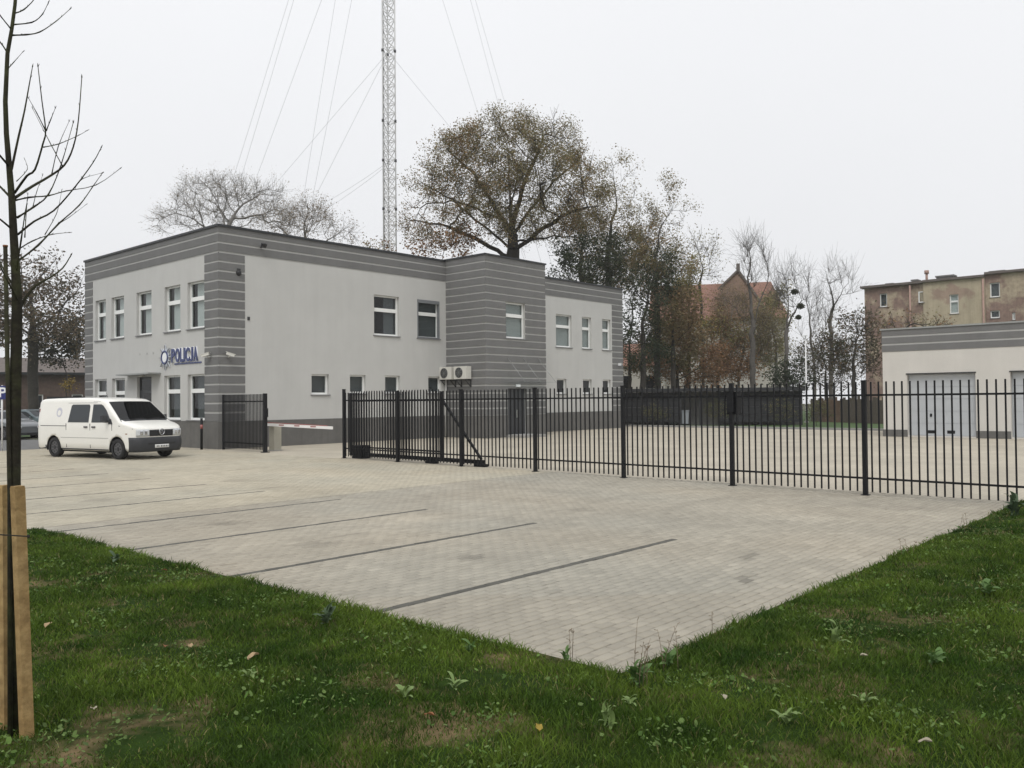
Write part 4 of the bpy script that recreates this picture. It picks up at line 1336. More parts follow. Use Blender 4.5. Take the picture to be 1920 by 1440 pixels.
def tree(name, label, px0, dist, trunk_py, blobs_px, natt, step=.55, di=5, dk=.9, tip=.012, expo=2.3, bark='bark', leaf_n=6, leaf_size=.16,
         leaf_cols=(), leaf_spread=.5, twigs=3, twig_len=.7, twig_r=.012, group=None, cat='tree', lean=0., base_px=None, depth=.8, up=.05,
         leaf_prob=1., min_r=0., side_trunks=(), leaf_drop=None, twig_up=.3, leaf_mat='leaf', maxit=90, base_r=None, limbs=(), clump=0., limb_r=None):
    base = vp(base_px if base_px is not None else px0, 745, dist); base.z = 0
    f_ = np.array([base.x, base.y, 0]); f_ /= np.linalg.norm(f_)
    right = np.array([f_[1], -f_[0], 0])
    k = dist / FOC
    blobs = []
    for (bx, by, rx, ry) in blobs_px:
        c_ = np.array(vp(bx, by, dist))
        blobs.append((c_ + f_ * rng.normal() * rx * k * .25, rx * k, rx * k * depth, ry * k))
    att = blob_points(blobs, natt, right[None], f_[None])
    att = att[att[:, 2] > .3]
    tt = np.array(vp(px0 + lean, trunk_py, dist)); bb = np.array(base)
    L = np.linalg.norm(tt - bb); nseg = max(3, int(L / step))
    nodes = [bb + (tt - bb) * i / nseg + np.r_[rng.normal(size=2) * .03 * L / 6, 0] * (0 < i < nseg) for i in range(nseg + 1)]
    par = [-1] + list(range(nseg))
    for poly in limbs:
        off_ = rng.uniform(-1, 1) * .35
        pl3 = [np.array(vp(a_, b_, dist)) for a_, b_ in poly]
        acc_l = np.linalg.norm(pl3[-1] - pl3[0])
        nn = np.array(nodes)
        cur = int(np.linalg.norm(nn - pl3[0], axis=1).argmin())
        start = nodes[cur]
        for q0, q1 in zip([start] + pl3[1:-1], pl3[1:]):
            m_ = max(1, int(np.linalg.norm(q1 - q0) / step))
            for i in range(1, m_ + 1):
                pt = q0 + (q1 - q0) * i / m_
                frac = min(1., np.linalg.norm(pt - pl3[0]) / acc_l)
                pt = pt + f_ * off_ * acc_l * frac + rng.normal(size=3) * .05
                nodes.append(pt); par.append(cur); cur = len(nodes) - 1
    nseg = len(nodes) - 1 if limbs else nseg
    P, par = colonize(nodes, par, att, step, di, dk, up=up, maxit=maxit)
    N_ = len(P)
    kids = np.bincount(par[1:], minlength=N_)
    r = np.zeros(N_); acc = np.zeros(N_)
    for i in range(N_ - 1, 0, -1):
        r[i] = max(tip, acc[i] ** (1 / expo)) if acc[i] > 0 else tip
        acc[par[i]] += r[i] ** expo
    r[0] = acc[0] ** (1 / expo) * 1.25
    if base_r:
        r = tip * (r / tip) ** (math.log(base_r / tip) / math.log(r[0] / tip))
    loc = Vector(base)
    root = thing(name, label, cat, loc, group=group)
    P0 = P - bb
    e = np.arange(1, N_); p_ = par[1:]
    rp = np.minimum(r[p_], r[e] * 1.25)
    Vs, Fs, o_ = [], [], 0
    for lo_, hi_, n in ((0, .05, 4), (.05, .15, 6), (.15, 9, 12)):
        s_ = (r[e] >= lo_) & (r[e] < hi_)
        if s_.any():
            ext = (P0[e[s_]] - P0[p_[s_]]) * .04
            V, F = tubes_np(P0[p_[s_]] - ext, P0[e[s_]] + ext, rp[s_], r[e[s_]], n)
            Vs.append(V); Fs.append(F + o_); o_ += len(V)
    # twigs
    thin = np.where(r < max(tip * 3.2, .03))[0]
    thin = thin[thin > nseg]
    tend = []
    if twigs and len(thin):
        src = np.repeat(thin, twigs)
        dirn = P0[src] - P0[par[src]]
        dirn /= np.linalg.norm(dirn, axis=1)[:, None] + 1e-9
        dv = dirn * .7 + rng.normal(size=(len(src), 3)) * .6 + np.array([0, 0, twig_up])
        dv /= np.linalg.norm(dv, axis=1)[:, None]
        ln = twig_len * (.5 + rng.random(len(src)))
        mid = P0[src] + dv * (ln * .5)[:, None]
        dv2 = dv + rng.normal(size=dv.shape) * .35 + np.array([0, 0, twig_up * .6])
        dv2 /= np.linalg.norm(dv2, axis=1)[:, None]
        end = mid + dv2 * (ln * .5)[:, None]
        for A, B, ra, rb in ((P0[src], mid, twig_r, twig_r * .75), (mid, end, twig_r * .75, twig_r * .45)):
            V, F = tubes_np(A, B, np.full(len(A), ra), np.full(len(A), rb), 3)
            Vs.append(V); Fs.append(F + o_); o_ += len(V)
        # side shoots
        dv3 = dv + rng.normal(size=dv.shape) * .7; dv3 /= np.linalg.norm(dv3, axis=1)[:, None]
        e3 = mid + dv3 * (ln * .4)[:, None]
        V, F = tubes_np(mid, e3, np.full(len(mid), twig_r * .6), np.full(len(mid), twig_r * .35), 3)
        Vs.append(V); Fs.append(F + o_); o_ += len(V)
        tend = np.concatenate([mid, end, e3])
    else:
        tend = P0[thin]
    np_mesh('trunk', np.concatenate(Vs), None, np.concatenate(Fs), None, bark, root, smooth=True)
    if leaf_n and len(leaf_cols):
        pr = np.full(len(tend), leaf_prob)
        if clump:
            cnz = .6 * vnoise(tend[:, 0] * .8 + tend[:, 2], tend[:, 1] - tend[:, 2] * .6, clump, 61) + .4 * vnoise(tend[:, 1] + tend[:, 2] * .5, tend[:, 0] + tend[:, 2] * .9, clump * .6, 62)
            pr = leaf_prob * np.clip((cnz - .40) * 6, .03, 2.)
        T = tend[rng.random(len(tend)) < pr]
        C = np.repeat(T, leaf_n, 0) + rng.normal(size=(len(T) * leaf_n, 3)) * leaf_spread
        lc = np.array(leaf_cols)
        # colour patches through the crown
        pn = vnoise(C[:, 0] + C[:, 2] * .7, C[:, 1] + C[:, 2], 2.2, 5) + rng.normal(size=len(C)) * .22
        idx = np.clip((pn * len(lc)).astype(int), 0, len(lc) - 1)
        cols = lc[idx] * (1 + rng.normal(size=(len(C), 1)) * .18).clip(.5, 1.6)
        V, F, cc = leaves_np(C, leaf_size * (.6 + .8 * rng.random(len(C))), cols)
        o2 = np_mesh('crown', V, F, None, cc, leaf_mat, root)
    return root


OAK = [(.20, .18, .09), (.235, .205, .105), (.245, .18, .09), (.165, .155, .075), (.26, .17, .08)]
tree('oak_tree', 'largest oak with thinning olive-brown crown rising behind the police building', 962, 66, 440,
     [(960, 355, 165, 110), (815, 345, 60, 60), (785, 410, 45, 45), (1000, 285, 95, 45), (1085, 310, 45, 62), (905, 275, 50, 35), (840, 445, 95, 28), (1060, 415, 90, 55), (1112, 345, 38, 50), (770, 430, 35, 35), (1000, 440, 70, 30)],
     1300, step=.6, di=7, dk=1.0, tip=.022, leaf_n=34, leaf_size=.066, leaf_cols=OAK, leaf_spread=.30, twigs=3, twig_len=.9, leaf_prob=.5, expo=2.2, base_r=.72, twig_r=.013, clump=1.9,
     limbs=[[(960, 445), (958, 390), (955, 325), (950, 265)], [(960, 445), (930, 390), (905, 345), (882, 305)], [(958, 475), (905, 425), (850, 378), (795, 345)], [(955, 480), (890, 450), (830, 430), (775, 425)],
            [(962, 440), (1000, 385), (1050, 325), (1088, 295)], [(965, 470), (1020, 432), (1065, 405), (1115, 395)], [(960, 420), (985, 345), (1015, 280)], [(945, 415), (895, 390), (845, 375), (800, 380)],
            [(968, 460), (1040, 440), (1100, 440)], [(958, 380), (975, 300), (985, 258)], [(930, 395), (890, 330), (838, 290)]])
tree('leafy_tree', 'slim olive-brown tree just right of the big oak', 1140, 69, 470,
     [(1160, 345, 55, 50), (1130, 400, 70, 50), (1190, 420, 60, 60), (1150, 470, 90, 40)],
     330, step=.6, di=6, dk=1.0, leaf_n=30, leaf_size=.07, leaf_cols=[(.22, .195, .10), (.26, .21, .11), (.20, .175, .09)], leaf_spread=.3, twigs=3, twig_len=.8, leaf_prob=1.1, base_r=.4, expo=2., clump=1.6)
tree('leafy_tree', 'loose brown tree with a leaning top beside the dark conifers', 1232, 66, 560,
     [(1255, 380, 28, 42), (1235, 440, 55, 50), (1285, 400, 22, 25), (1215, 520, 60, 60), (1260, 500, 40, 40)],
     260, step=.55, di=6, dk=.9, leaf_n=28, leaf_size=.07, leaf_cols=OAK, leaf_spread=.3, twigs=3, twig_len=.8, leaf_prob=1.1, base_r=.35, expo=2., clump=1.4)
CON = [(.048, .062, .038), (.06, .075, .044), (.075, .078, .044)]
tree('conifer_tree', 'dark conifer rising just behind the far building corner', 1085, 64, 560, [(1080, 480, 50, 45), (1100, 520, 65, 40), (1150, 490, 40, 50)],
     200, step=.5, di=5, dk=.9, leaf_n=20, leaf_size=.09, leaf_cols=CON, leaf_spread=.3, twigs=3, leaf_prob=1.3, base_r=.35, clump=1.4)
tree('conifer_tree', 'tall dark conifer to the right of the far building corner', 1205, 64, 600, [(1235, 500, 35, 45), (1215, 560, 48, 50), (1190, 630, 40, 70), (1225, 660, 35, 50)],
     260, step=.5, di=5, dk=.85, leaf_n=18, leaf_size=.09, leaf_cols=CON, leaf_spread=.3, twigs=3, leaf_prob=1.2, base_r=.35, clump=1.3)
tree('leafy_tree', 'dark brown thinning tree standing close to the far building corner', 1180, 65, 640, [(1185, 590, 22, 60), (1195, 520, 25, 40), (1180, 680, 16, 40)],
     160, step=.45, di=5, dk=.8, leaf_n=14, leaf_size=.09, leaf_cols=[(.16, .13, .075), (.20, .13, .075)], leaf_spread=.3, twigs=3, leaf_prob=.7, base_r=.25, clump=1.3)
YEL = [(.24, .215, .085), (.20, .19, .08), (.28, .21, .08)]
tree('leafy_tree', 'yellow-green tree in front of the red-roofed house', 1290, 72, 540, [(1305, 505, 38, 30), (1285, 560, 42, 50), (1310, 600, 30, 40), (1265, 640, 45, 40)],
     260, step=.5, di=5, dk=.85, leaf_n=16, leaf_size=.095, leaf_cols=YEL, leaf_spread=.3, twigs=3, leaf_prob=1.1, bark='bark', base_r=.3, clump=1.3)
RUS = [(.25, .145, .08), (.22, .14, .08), (.20, .16, .09)]
tree('leafy_tree', 'rust-brown bushy tree behind the dark shed roof', 1270, 70, 700, [(1260, 670, 55, 50), (1320, 680, 45, 50), (1215, 690, 40, 35), (1290, 620, 40, 30)],
     260, step=.5, di=5, dk=.8, leaf_n=14, leaf_size=.095, leaf_cols=RUS, leaf_spread=.32, twigs=3, leaf_prob=.8, base_r=.25, clump=1.4)
tree('leafy_tree', 'dark green-brown tree between the conifers and the red-roofed house', 1262, 66, 640, [(1265, 590, 40, 60), (1245, 540, 30, 40), (1290, 640, 30, 50), (1240, 640, 30, 50)],
     230, step=.5, di=5, dk=.85, leaf_n=16, leaf_size=.095, leaf_cols=[(.15, .13, .07), (.19, .145, .075), (.22, .15, .08)], leaf_spread=.32, twigs=3, leaf_prob=.8, base_r=.3)
tree('leafy_tree', 'thin brown tree over the pale wall of the red-roofed house', 1345, 78, 680, [(1350, 640, 35, 60), (1380, 680, 30, 40), (1330, 690, 30, 35)],
     170, step=.5, di=5, dk=.85, leaf_n=14, leaf_size=.1, leaf_cols=RUS + YEL[:1], leaf_spread=.4, twigs=4, twig_len=1.1, twig_r=.016, leaf_prob=.8, base_r=.2)
tree('leafy_tree', 'pale yellow-green tree right of the red-roofed house', 1455, 84, 640, [(1445, 600, 32, 50), (1440, 650, 38, 40), (1465, 560, 20, 25)],
     200, step=.5, di=5, dk=.9, leaf_n=16, leaf_size=.1, leaf_cols=[(.24, .225, .11), (.27, .24, .12)], leaf_spread=.34, twigs=3, leaf_prob=.7, bark='bark_grey', base_r=.25)
tree('leafy_tree', 'olive-brown tree filling the gap between oak and conifers', 1090, 72, 470,
     [(1075, 430, 55, 45), (1120, 440, 60, 45), (1180, 460, 60, 45), (1240, 480, 45, 40), (1140, 520, 60, 35)],
     420, step=.55, di=6, dk=.9, leaf_n=26, leaf_size=.07, leaf_cols=[(.22, .19, .10), (.26, .20, .10), (.28, .19, .09), (.18, .165, .085)], leaf_spread=.3, twigs=3, leaf_prob=.85, base_r=.35, clump=1.5)
tree('leafy_tree', 'bare-topped yellowing tree leaning over the red roof', 1318, 76, 640, [(1310, 470, 40, 25), (1330, 500, 25, 30), (1300, 530, 30, 30)],
     150, step=.5, di=6, dk=.85, leaf_n=6, leaf_size=.08, leaf_cols=[(.22, .20, .10)], leaf_spread=.35, twigs=5, twig_len=1.3, twig_r=.012, leaf_prob=.25, base_r=.22)
tree('leafy_tree', 'twiggy brown tree veiling the gable of the red-roofed house', 1385, 82, 700, [(1380, 600, 40, 50), (1400, 650, 40, 50), (1360, 560, 25, 30), (1430, 620, 25, 40)],
     260, step=.5, di=6, dk=.8, leaf_n=11, leaf_size=.07, leaf_cols=[(.20, .15, .09), (.22, .18, .10)], leaf_spread=.35, twigs=7, twig_len=1.3, twig_r=.012, leaf_prob=.55, base_r=.22, bark='bark_mid')
o = tree('distant_trees', 'hazy brown line of distant trees behind the garage and yard', 1560, 125, 730, [(1460, 690, 40, 35), (1530, 690, 45, 38), (1590, 680, 40, 45), (1640, 690, 30, 45), (1420, 700, 30, 30)],
     420, step=.8, di=9, dk=1.3, leaf_n=5, leaf_size=.12, leaf_cols=[(.20, .17, .12), (.17, .15, .10)], leaf_spread=.6, twigs=7, twig_len=2.0, twig_r=.025, leaf_prob=.35, base_r=.3, bark='bark_mid', cat='trees')
o['kind'] = 'stuff'
# bare pollarded trees
BARE = dict(leaf_n=0, twigs=9, twig_len=1.8, twig_r=.0105, bark='bark_mid', twig_up=.9)
tree('bare_tree', 'bare pollarded tree with thick trunk in front of the red-roofed house', 1411, 74, 640,
     [(1415, 500, 36, 48), (1405, 470, 30, 25), (1440, 530, 22, 30), (1375, 590, 18, 14)], 150, step=.55, di=6, dk=1., tip=.016, up=.25, expo=1.9, base_r=.36, **BARE, limbs=[[(1411, 640), (1408, 570), (1402, 520)], [(1411, 620), (1424, 565), (1438, 530)], [(1408, 665), (1392, 625), (1372, 600)]])
tree('bare_tree', 'bare tree with dark mistletoe balls to the right of the red-roofed house', 1474, 76, 670,
     [(1478, 530, 32, 38), (1500, 560, 26, 30), (1460, 550, 22, 30), (1500, 625, 14, 14)], 150, step=.55, di=6, dk=1., tip=.016, up=.25, expo=1.95, base_r=.3, **BARE, limbs=[[(1474, 670), (1476, 600), (1478, 550)], [(1475, 680), (1495, 655), (1508, 640)], [(1476, 610), (1490, 585), (1502, 562)]])
tree('bare_tree', 'bare twin-stemmed tree behind the grey lamp post', 1527, 78, 700,
     [(1515, 560, 18, 45), (1540, 610, 25, 45), (1520, 530, 14, 25)], 110, step=.55, di=6, dk=1., tip=.015, up=.25, expo=2., base_r=.22, **BARE, limbs=[[(1527, 700), (1520, 620), (1513, 560)], [(1527, 705), (1540, 660), (1543, 620)]])
tree('bare_tree', 'bare pale-topped tree nearest the old tenement', 1555, 80, 650,
     [(1572, 530, 36, 35), (1560, 570, 26, 25), (1590, 545, 20, 28)], 140, step=.55, di=6, dk=1., tip=.015, up=.2, expo=1.95, lean=5, base_r=.26, **BARE, limbs=[[(1555, 650), (1556, 600), (1562, 570)], [(1560, 575), (1575, 552), (1590, 530)], [(1560, 575), (1556, 545), (1552, 520)]])
tree('leafy_tree', 'dark thinning tree at the tenement corner behind the garage', 1600, 70, 690,
     [(1605, 640, 38, 50), (1575, 660, 30, 40), (1630, 660, 24, 50), (1600, 600, 30, 20)], 220, step=.5, di=5, dk=.85, leaf_n=6, leaf_size=.1,
     leaf_cols=[(.11, .085, .055), (.09, .09, .055), (.13, .09, .055)], leaf_spread=.32, twigs=7, twig_len=1.0, twig_r=.018, leaf_prob=.6, base_r=.25)
tree('leafy_tree', 'thin scrubby tree below the lamp post tops', 1548, 72, 700,
     [(1545, 670, 30, 45), (1520, 690, 24, 30), (1570, 690, 24, 40)], 130, step=.5, di=5, dk=.85, leaf_n=4, leaf_size=.1,
     leaf_cols=[(.12, .10, .065), (.10, .10, .06)], leaf_spread=.32, twigs=8, twig_len=1.0, twig_r=.016, leaf_prob=.5, base_r=.18)
tree('leafy_tree', 'scrubby brown tree between garage roof and tenement wall', 1690, 72, 640, [(1690, 610, 40, 22), (1740, 612, 34, 16), (1660, 620, 20, 30)], 120, step=.45, di=5, dk=.8,
     leaf_n=5, leaf_size=.1, leaf_cols=RUS + OAK[:1], leaf_spread=.3, twigs=4, twig_len=.9, twig_r=.016, leaf_prob=.35, base_r=.2)
tree('shrub', 'dark evergreen shrub at the foot of the mistletoe tree', 1480, 70, 735, [(1478, 705, 34, 26), (1500, 720, 26, 18), (1455, 722, 20, 16)], 140, step=.35, di=4, dk=.6,
     leaf_n=14, leaf_size=.1, leaf_cols=CON, leaf_spread=.24, twigs=1, twig_len=.5, cat='shrub')
# left behind the building
PALE = dict(bark='bark_grey', twigs=6, twig_len=1.2, twig_r=.013, leaf_cols=[(.32, .28, .22), (.36, .31, .24)], leaf_n=8, leaf_size=.055, leaf_spread=.3, leaf_prob=.15)
tree('leafy_tree', 'pale nearly bare broad tree behind the front corner of the building', 425, 82, 470,
     [(430, 375, 100, 50), (330, 410, 60, 35), (500, 380, 45, 40), (400, 345, 60, 25), (285, 425, 25, 20), (520, 410, 50, 30)], 620, step=.55, di=7, dk=.9, tip=.018, expo=2.1, base_r=.36, **PALE)
PALE.update(leaf_n=12, leaf_prob=.24, leaf_size=.065, leaf_cols=[(.30, .25, .19), (.26, .215, .16), (.32, .255, .185)])
tree('leafy_tree', 'brownish thinning tree above the middle of the roof, left of mast', 575, 78, 470,
     [(575, 415, 55, 30), (530, 430, 45, 25), (635, 440, 35, 18), (590, 395, 30, 20)], 340, step=.55, di=6, dk=.85, tip=.018, base_r=.32, **PALE)
tree('leafy_tree', 'small reddish-brown treetop just left of the mast foot', 700, 74, 480, [(700, 462, 22, 12), (735, 455, 14, 14), (690, 470, 30, 8)], 60, step=.5, di=5, dk=.8,
     leaf_n=10, leaf_size=.1, leaf_cols=RUS + OAK, leaf_spread=.3, twigs=2, leaf_prob=.4)
tree('leafy_tree', 'rusty low tree between the mast and the big oak', 830, 62, 480, [(830, 465, 55, 16), (870, 445, 40, 20), (790, 475, 30, 10)], 130, step=.5, di=5, dk=.8,
     leaf_n=12, leaf_size=.105, leaf_cols=[(.25, .14, .07), (.27, .16, .08), (.21, .15, .075)], leaf_spread=.3, twigs=2, leaf_prob=.45)
# far left
tree('leafy_tree', 'large brown-leaved tree with thick trunk at far left behind the road', 62, 74, 610,
     [(75, 540, 85, 60), (20, 570, 70, 60), (120, 590, 45, 50), (50, 620, 90, 40), (90, 490, 45, 25), (-30, 560, 60, 70), (130, 640, 40, 30)], 620, step=.6, di=6, dk=1.0, tip=.022, expo=2.05,
     leaf_n=14, leaf_size=.12, leaf_cols=[(.12, .10, .075), (.15, .115, .08), (.11, .10, .07), (.17, .125, .08)], leaf_spread=.34, twigs=2, twig_len=.9, leaf_prob=.8, base_r=.5, clump=1.8)
tree('evergreen_tree', 'dark evergreen tree between the brick shed and the building corner', 125, 80, 700, [(125, 640, 38, 42), (100, 660, 40, 30), (145, 610, 20, 40)], 240, step=.45, di=5, dk=.75,
     leaf_n=16, leaf_size=.12, leaf_cols=[(.045, .05, .038), (.06, .06, .042)], leaf_spread=.32, twigs=1, twig_len=.6, cat='tree')
tree('shrub', 'yellow autumn shrub in front of the dark brick building', 130, 66, 738, [(130, 722, 10, 8)], 40, step=.2, di=2, dk=.3, leaf_n=6, leaf_size=.07,
     leaf_cols=[(.25, .18, .05), (.22, .15, .05)], leaf_spread=.16, twigs=1, twig_len=.25, cat='shrub', tip=.008)


for px_, hh_, lab_ in ((1225, 14, 'low brown shrub before the left end of the carport'), (1345, 18, 'low olive shrub before the middle of the carport'),
                      (1462, 22, 'low green shrub before the right end of the carport'), (1530, 24, 'scruffy shrub below the lamp post')):
    tree('shrub', lab_, px_, 57.5, 776, [(px_, 780 - hh_ * .5, 22, hh_), (px_ + 18, 782 - hh_ * .3, 16, hh_ * .7)], 70, step=.22, di=2.5, dk=.35, tip=.006, leaf_n=8, leaf_size=.05,
         leaf_cols=[(.13, .12, .06), (.10, .12, .05), (.17, .12, .07)], leaf_spread=.14, twigs=2, twig_len=.35, twig_r=.006, leaf_prob=.5, cat='shrub', group='shrubs along the back of the yard')
# mistletoe
def mistletoe(px, py, dist, r_, label):
    c_ = vp(px, py, dist)
    t_ = thing('mistletoe_ball', label, 'mistletoe', c_, group='mistletoe balls in the bare trees')
    n = 330
    u = rng.normal(size=(n, 3)); u /= np.linalg.norm(u, axis=1)[:, None]; u *= (rng.random(n) ** .55)[:, None] * r_ * np.array([[1.1, 1.1, .8]])
    V, F, cc = leaves_np(u, np.full(n, .075), np.tile(np.array([[.07, .08, .05]]), (n, 1)))
    np_mesh('leaf_mass', V, F, None, cc, 'leaf', t_)
    a = rng.normal(size=(60, 3)); a /= np.linalg.norm(a, axis=1)[:, None]
    V, F = tubes_np(np.zeros((60, 3)), a * r_ * .9, np.full(60, .02), np.full(60, .008), 3)
    np_mesh('stems', V, None, F, None, 'bark', t_)


mistletoe(1490, 547, 76, .32, 'dark mistletoe ball at the top of the bare tree')
mistletoe(1501, 574, 76, .33, 'mistletoe ball hanging out right of the bare trunk')
mistletoe(1497, 595, 76, .25, 'small mistletoe ball lowest on the right side of the bare tree')

# ------------------------------------------------------------------ radio mast with guy wires
mp_ = vp(732, 700, 78); mp_.z = 0
mast = thing('radio_mast', 'tall white lattice radio mast rising behind the police building', 'mast', mp_)
MW, MH = .66, 78
leg = [Vector((mp_.x + MW * .98 * math.cos(a), mp_.y + MW * .98 * math.sin(a), 0)) for a in (R(55), R(175), R(295))]
for L in leg:
    mb = MB(); mb.tube([L, L + Vector((0, 0, MH))], .062, 8); mb.build('leg', 'mast_steel', mast)
mb = MB()
nb = 92
for i in range(nb):
    z0, z1 = MH * i / nb, MH * (i + 1) / nb
    for k in range(3):
        A, B = leg[k], leg[(k + 1) % 3]
        a_, b_ = (A, B) if i % 2 else (B, A)
        mb.tube([a_ + Vector((0, 0, z0)), b_ + Vector((0, 0, z1))], .046, 4, cap=False)
        mb.tube([b_ + Vector((0, 0, z0)), a_ + Vector((0, 0, z1))], .03, 4, cap=False)
        mb.tube([A + Vector((0, 0, z0)), B + Vector((0, 0, z0))], .034, 4, cap=False)
tag(mb.build('lattice_bracing', 'mast_steel', mast), kind='stuff')
mb = MB(); mb.tube([leg[1] + Vector((.12, .05, 0)), leg[1] + Vector((.12, .05, MH))], .045, 6); mb.build('feeder_cable', 'mast_dark', mast)
for z in (33.6, 27.2, 23.6, 19.2, 14.5, 42, 55, 68):
    mb = MB()
    for k in range(3):
        mb.tube([leg[k] + Vector((0, 0, z - .12)), leg[k] + Vector((0, 0, z + .12))], .11, 8)
    mb.build('guy_collar', 'mast_dark', mast)
mb = MB(); mb.box(mp_.x - 1, mp_.y - 1, -.09, mp_.x + 1, mp_.y + 1, .4); mb.build('foundation', 'kerb', mast)


def guy(z, px_lo, py_lo, dlo, label):
    """wire from mast height z towards a ground anchor beyond the given lower point"""
    A = Vector((mp_.x, mp_.y, z)); B = vp(px_lo, py_lo, dlo)
    d_ = (B - A)
    B2 = A + d_ * (z / -d_.z) if d_.z < 0 else B
    mid = (A + B2) / 2 - Vector((0, 0, (A - B2).length * .006))
    mb = MB(); mb.tube([A, A * .5 + mid * .5 - Vector((0, 0, .06)), mid, B2 * .5 + mid * .5 - Vector((0, 0, .06)), B2], .016, 4)
    return mb.build('guy_wire', 'cable', mast)


for (z, px_, py_, dl) in ((68, 443, 310, 90), (67.6, 457, 310, 90), (55, 485, 315, 90), (33.6, 520, 335, 102),
                          (68, 568, 370, 80), (55, 585, 370, 80), (33.6, 592, 362, 95), (23.6, 600, 385, 106), (23.4, 617, 388, 106),
                          (33.6, 835, 225, 80), (55, 888, 180, 80), (68, 935, 190, 80), (67.6, 948, 190, 80)):
    guy(z, px_, py_, dl, '')

# ------------------------------------------------------------------ background buildings
# tenement on the right
TX = 90.0


def TY(px, py):
    d = CAM @ np.array([px - 960, 720 - py, -FOC]); t_ = TX / d[0]
    return t_ * d[1], EYE + t_ * d[2]


y_l = TY(1621, 560)[0]
ten = thing('tenement', 'weathered brick tenement with peeling yellow plaster behind the garage', 'building', (TX, y_l, 0))
ztop = 13.0
y_a, y_b, y_c = TY(1683, 560)[0], TY(1845, 560)[0], TY(1858, 560)[0]
wins = []
for (a, b_, t_, u) in ((1649, 1663, 551, 576), (1722, 1734, 547, 568), (1781, 1798, 553, 589), (1856, 1875, 531, 558), (1857, 1875, 583, 597), (1898, 1904, 586, 600)):
    wins.append((TY(b_, t_)[0], TY(a, t_)[0], TY(a, u)[1], TY(a, t_)[1]))
ybr = [y_l, TY(1732, 560)[0], TY(1848, 560)[0], 9]
for i, (m_, z_) in enumerate((('old_brick', ztop), ('old_plaster', ztop + .05), ('old_brick', ztop + .25))):
    hi_, lo_ = ybr[i], ybr[i + 1]
    mb = panel(MB(), 'x', TX - .12 * (i == 1) - .05 * i, lo_, hi_, 0, z_, [h_ for h_ in wins if lo_ < h_[0] < hi_ and lo_ < h_[1] <= hi_ + .01], .25, -1)
    mb.build('wall', m_, ten, fix=False)
mb = MB(); mb.quad((TX, y_l, 0), (TX + 11, y_l, 0), (TX + 11, y_l, ztop), (TX, y_l, ztop)); mb.build('wall', 'old_brick', ten)
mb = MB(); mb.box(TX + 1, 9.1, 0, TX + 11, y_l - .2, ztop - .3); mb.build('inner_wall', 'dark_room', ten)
mb = MB()
for i in range(3):
    mb.box(TX - .45, ybr[i + 1], ztop + (.0, .05, .25)[i], TX + 11, ybr[i] + (.3 if i == 0 else -.002), ztop + (.0, .05, .25)[i] + .22)
mb.build('roof', 'old_edge', ten)
for i, (a, b_, z0, z1) in enumerate(wins):
    c_ = TX - (.05, .17, .10)[0 if a > ybr[1] else (1 if a > ybr[2] else 2)] + .05 if False else TX - (0, .17, .10)[0 if a > ybr[1] else (1 if a > ybr[2] else 2)]
    window(ten, 'x', c_, -1, a, b_, z0, z1, transom=(i in (2,)), fw=.1, inside=(0, 1, 'blind_dark') if i != 2 else (0, 1, 'blind'))
for (a, b_, py_) in ((1658, 1670, 533), (1706, 1716, 526), (1752, 1784, 519), (1853, 1880, 510), (1887, 1905, 511)):
    ya, yb = TY(a, py_)[0], TY(b_, py_)[0]; zt = TY(a, py_)[1]
    mb = MB(); mb.box(TX + .6, yb, ztop + .1, TX + 1.6, ya, zt); ch_ = mb.build('chimney', 'chimney_pink' if a == 1853 else 'chimney', ten)
    mb = MB(); mb.box(TX + .5, yb - .08, zt, TX + 1.7, ya + .08, zt + .14); mb.build('chimney_cap', 'chimney', ch_)
for px_ in (1708, 1845):
    yy = TY(px_, 560)[0]; mb = MB(); mb.tube([(TX - .28, yy, 0), (TX - .28, yy, ztop - .1)], .09, 8); mb.build('downpipe', 'chimney_pink', ten)
yy = TY(1733, 520)[0]; mb = MB(); mb.tube([(TX + .8, yy, ztop), (TX + .8, yy, ztop + 1.0)], .12, 8); mb.tube([(TX + .8, yy, ztop + 1.0), (TX + .8, yy, ztop + 1.35)], .22, 8)
mb.build('vent_pipe', 'chimney_pink', ten)

# red-roofed house
hp = vp(1372, 700, 100); hp.z = 0
hk = 100 / FOC
hs_ = thing('red_roofed_house', 'cream house with steep orange-red tiled roof and gable behind the trees', 'house', hp, math.atan2(hp.y, hp.x))
# local: x away from the viewer, y to the left
ev, rd = 1.85 + (746 - 600) * hk, 1.85 + (746 - 528) * hk
mb = MB(); mb.box(0, -6.0, 0, 9, 9, ev); mb.build('wall', 'house_wall', hs_, world=False)
mb = MB()
mb.quad((-.5, -6.3, ev - .2), (-.5, 9.3, ev - .2), (4.5, 9.3, rd), (4.5, -4.6, rd)); mb.quad((9.5, -6.3, ev - .2), (9.5, 9.3, ev - .2), (4.5, 9.3, rd), (4.5, -4.6, rd))
mb.quad((-.5, -6.3, ev - .2), (9.5, -6.3, ev - .2), (4.5, -4.6, rd))
mb.quad((-.5, 9.3, ev - .2), (9.5, 9.3, ev - .2), (4.5, 9.3, rd))
rf = mb.build('roof', 'roof_red', hs_, world=False)
ax_, ga = -.85, 1.85 + (746 - 516) * hk
gl_, gr_ = 1.1, -4.2
mb = MB(); mb.prism([(-.65, gl_, ev - .1), (-.65, gl_, rd - 1.2), (-.65, ax_, ga), (-.65, gr_, ev - .1)], (5, 0, 0)); mb.build('gable', 'brick_gable', hs_, world=False)
mb = MB(); mb.bar((-.8, ax_, ga + .05), (-.8, gl_ + .3, rd - 1.35), .12, .1); mb.bar((-.8, ax_, ga + .05), (-.8, gr_ - .3, ev - .3), .12, .1); mb.build('barge_board', 'house_trim', hs_, world=False)
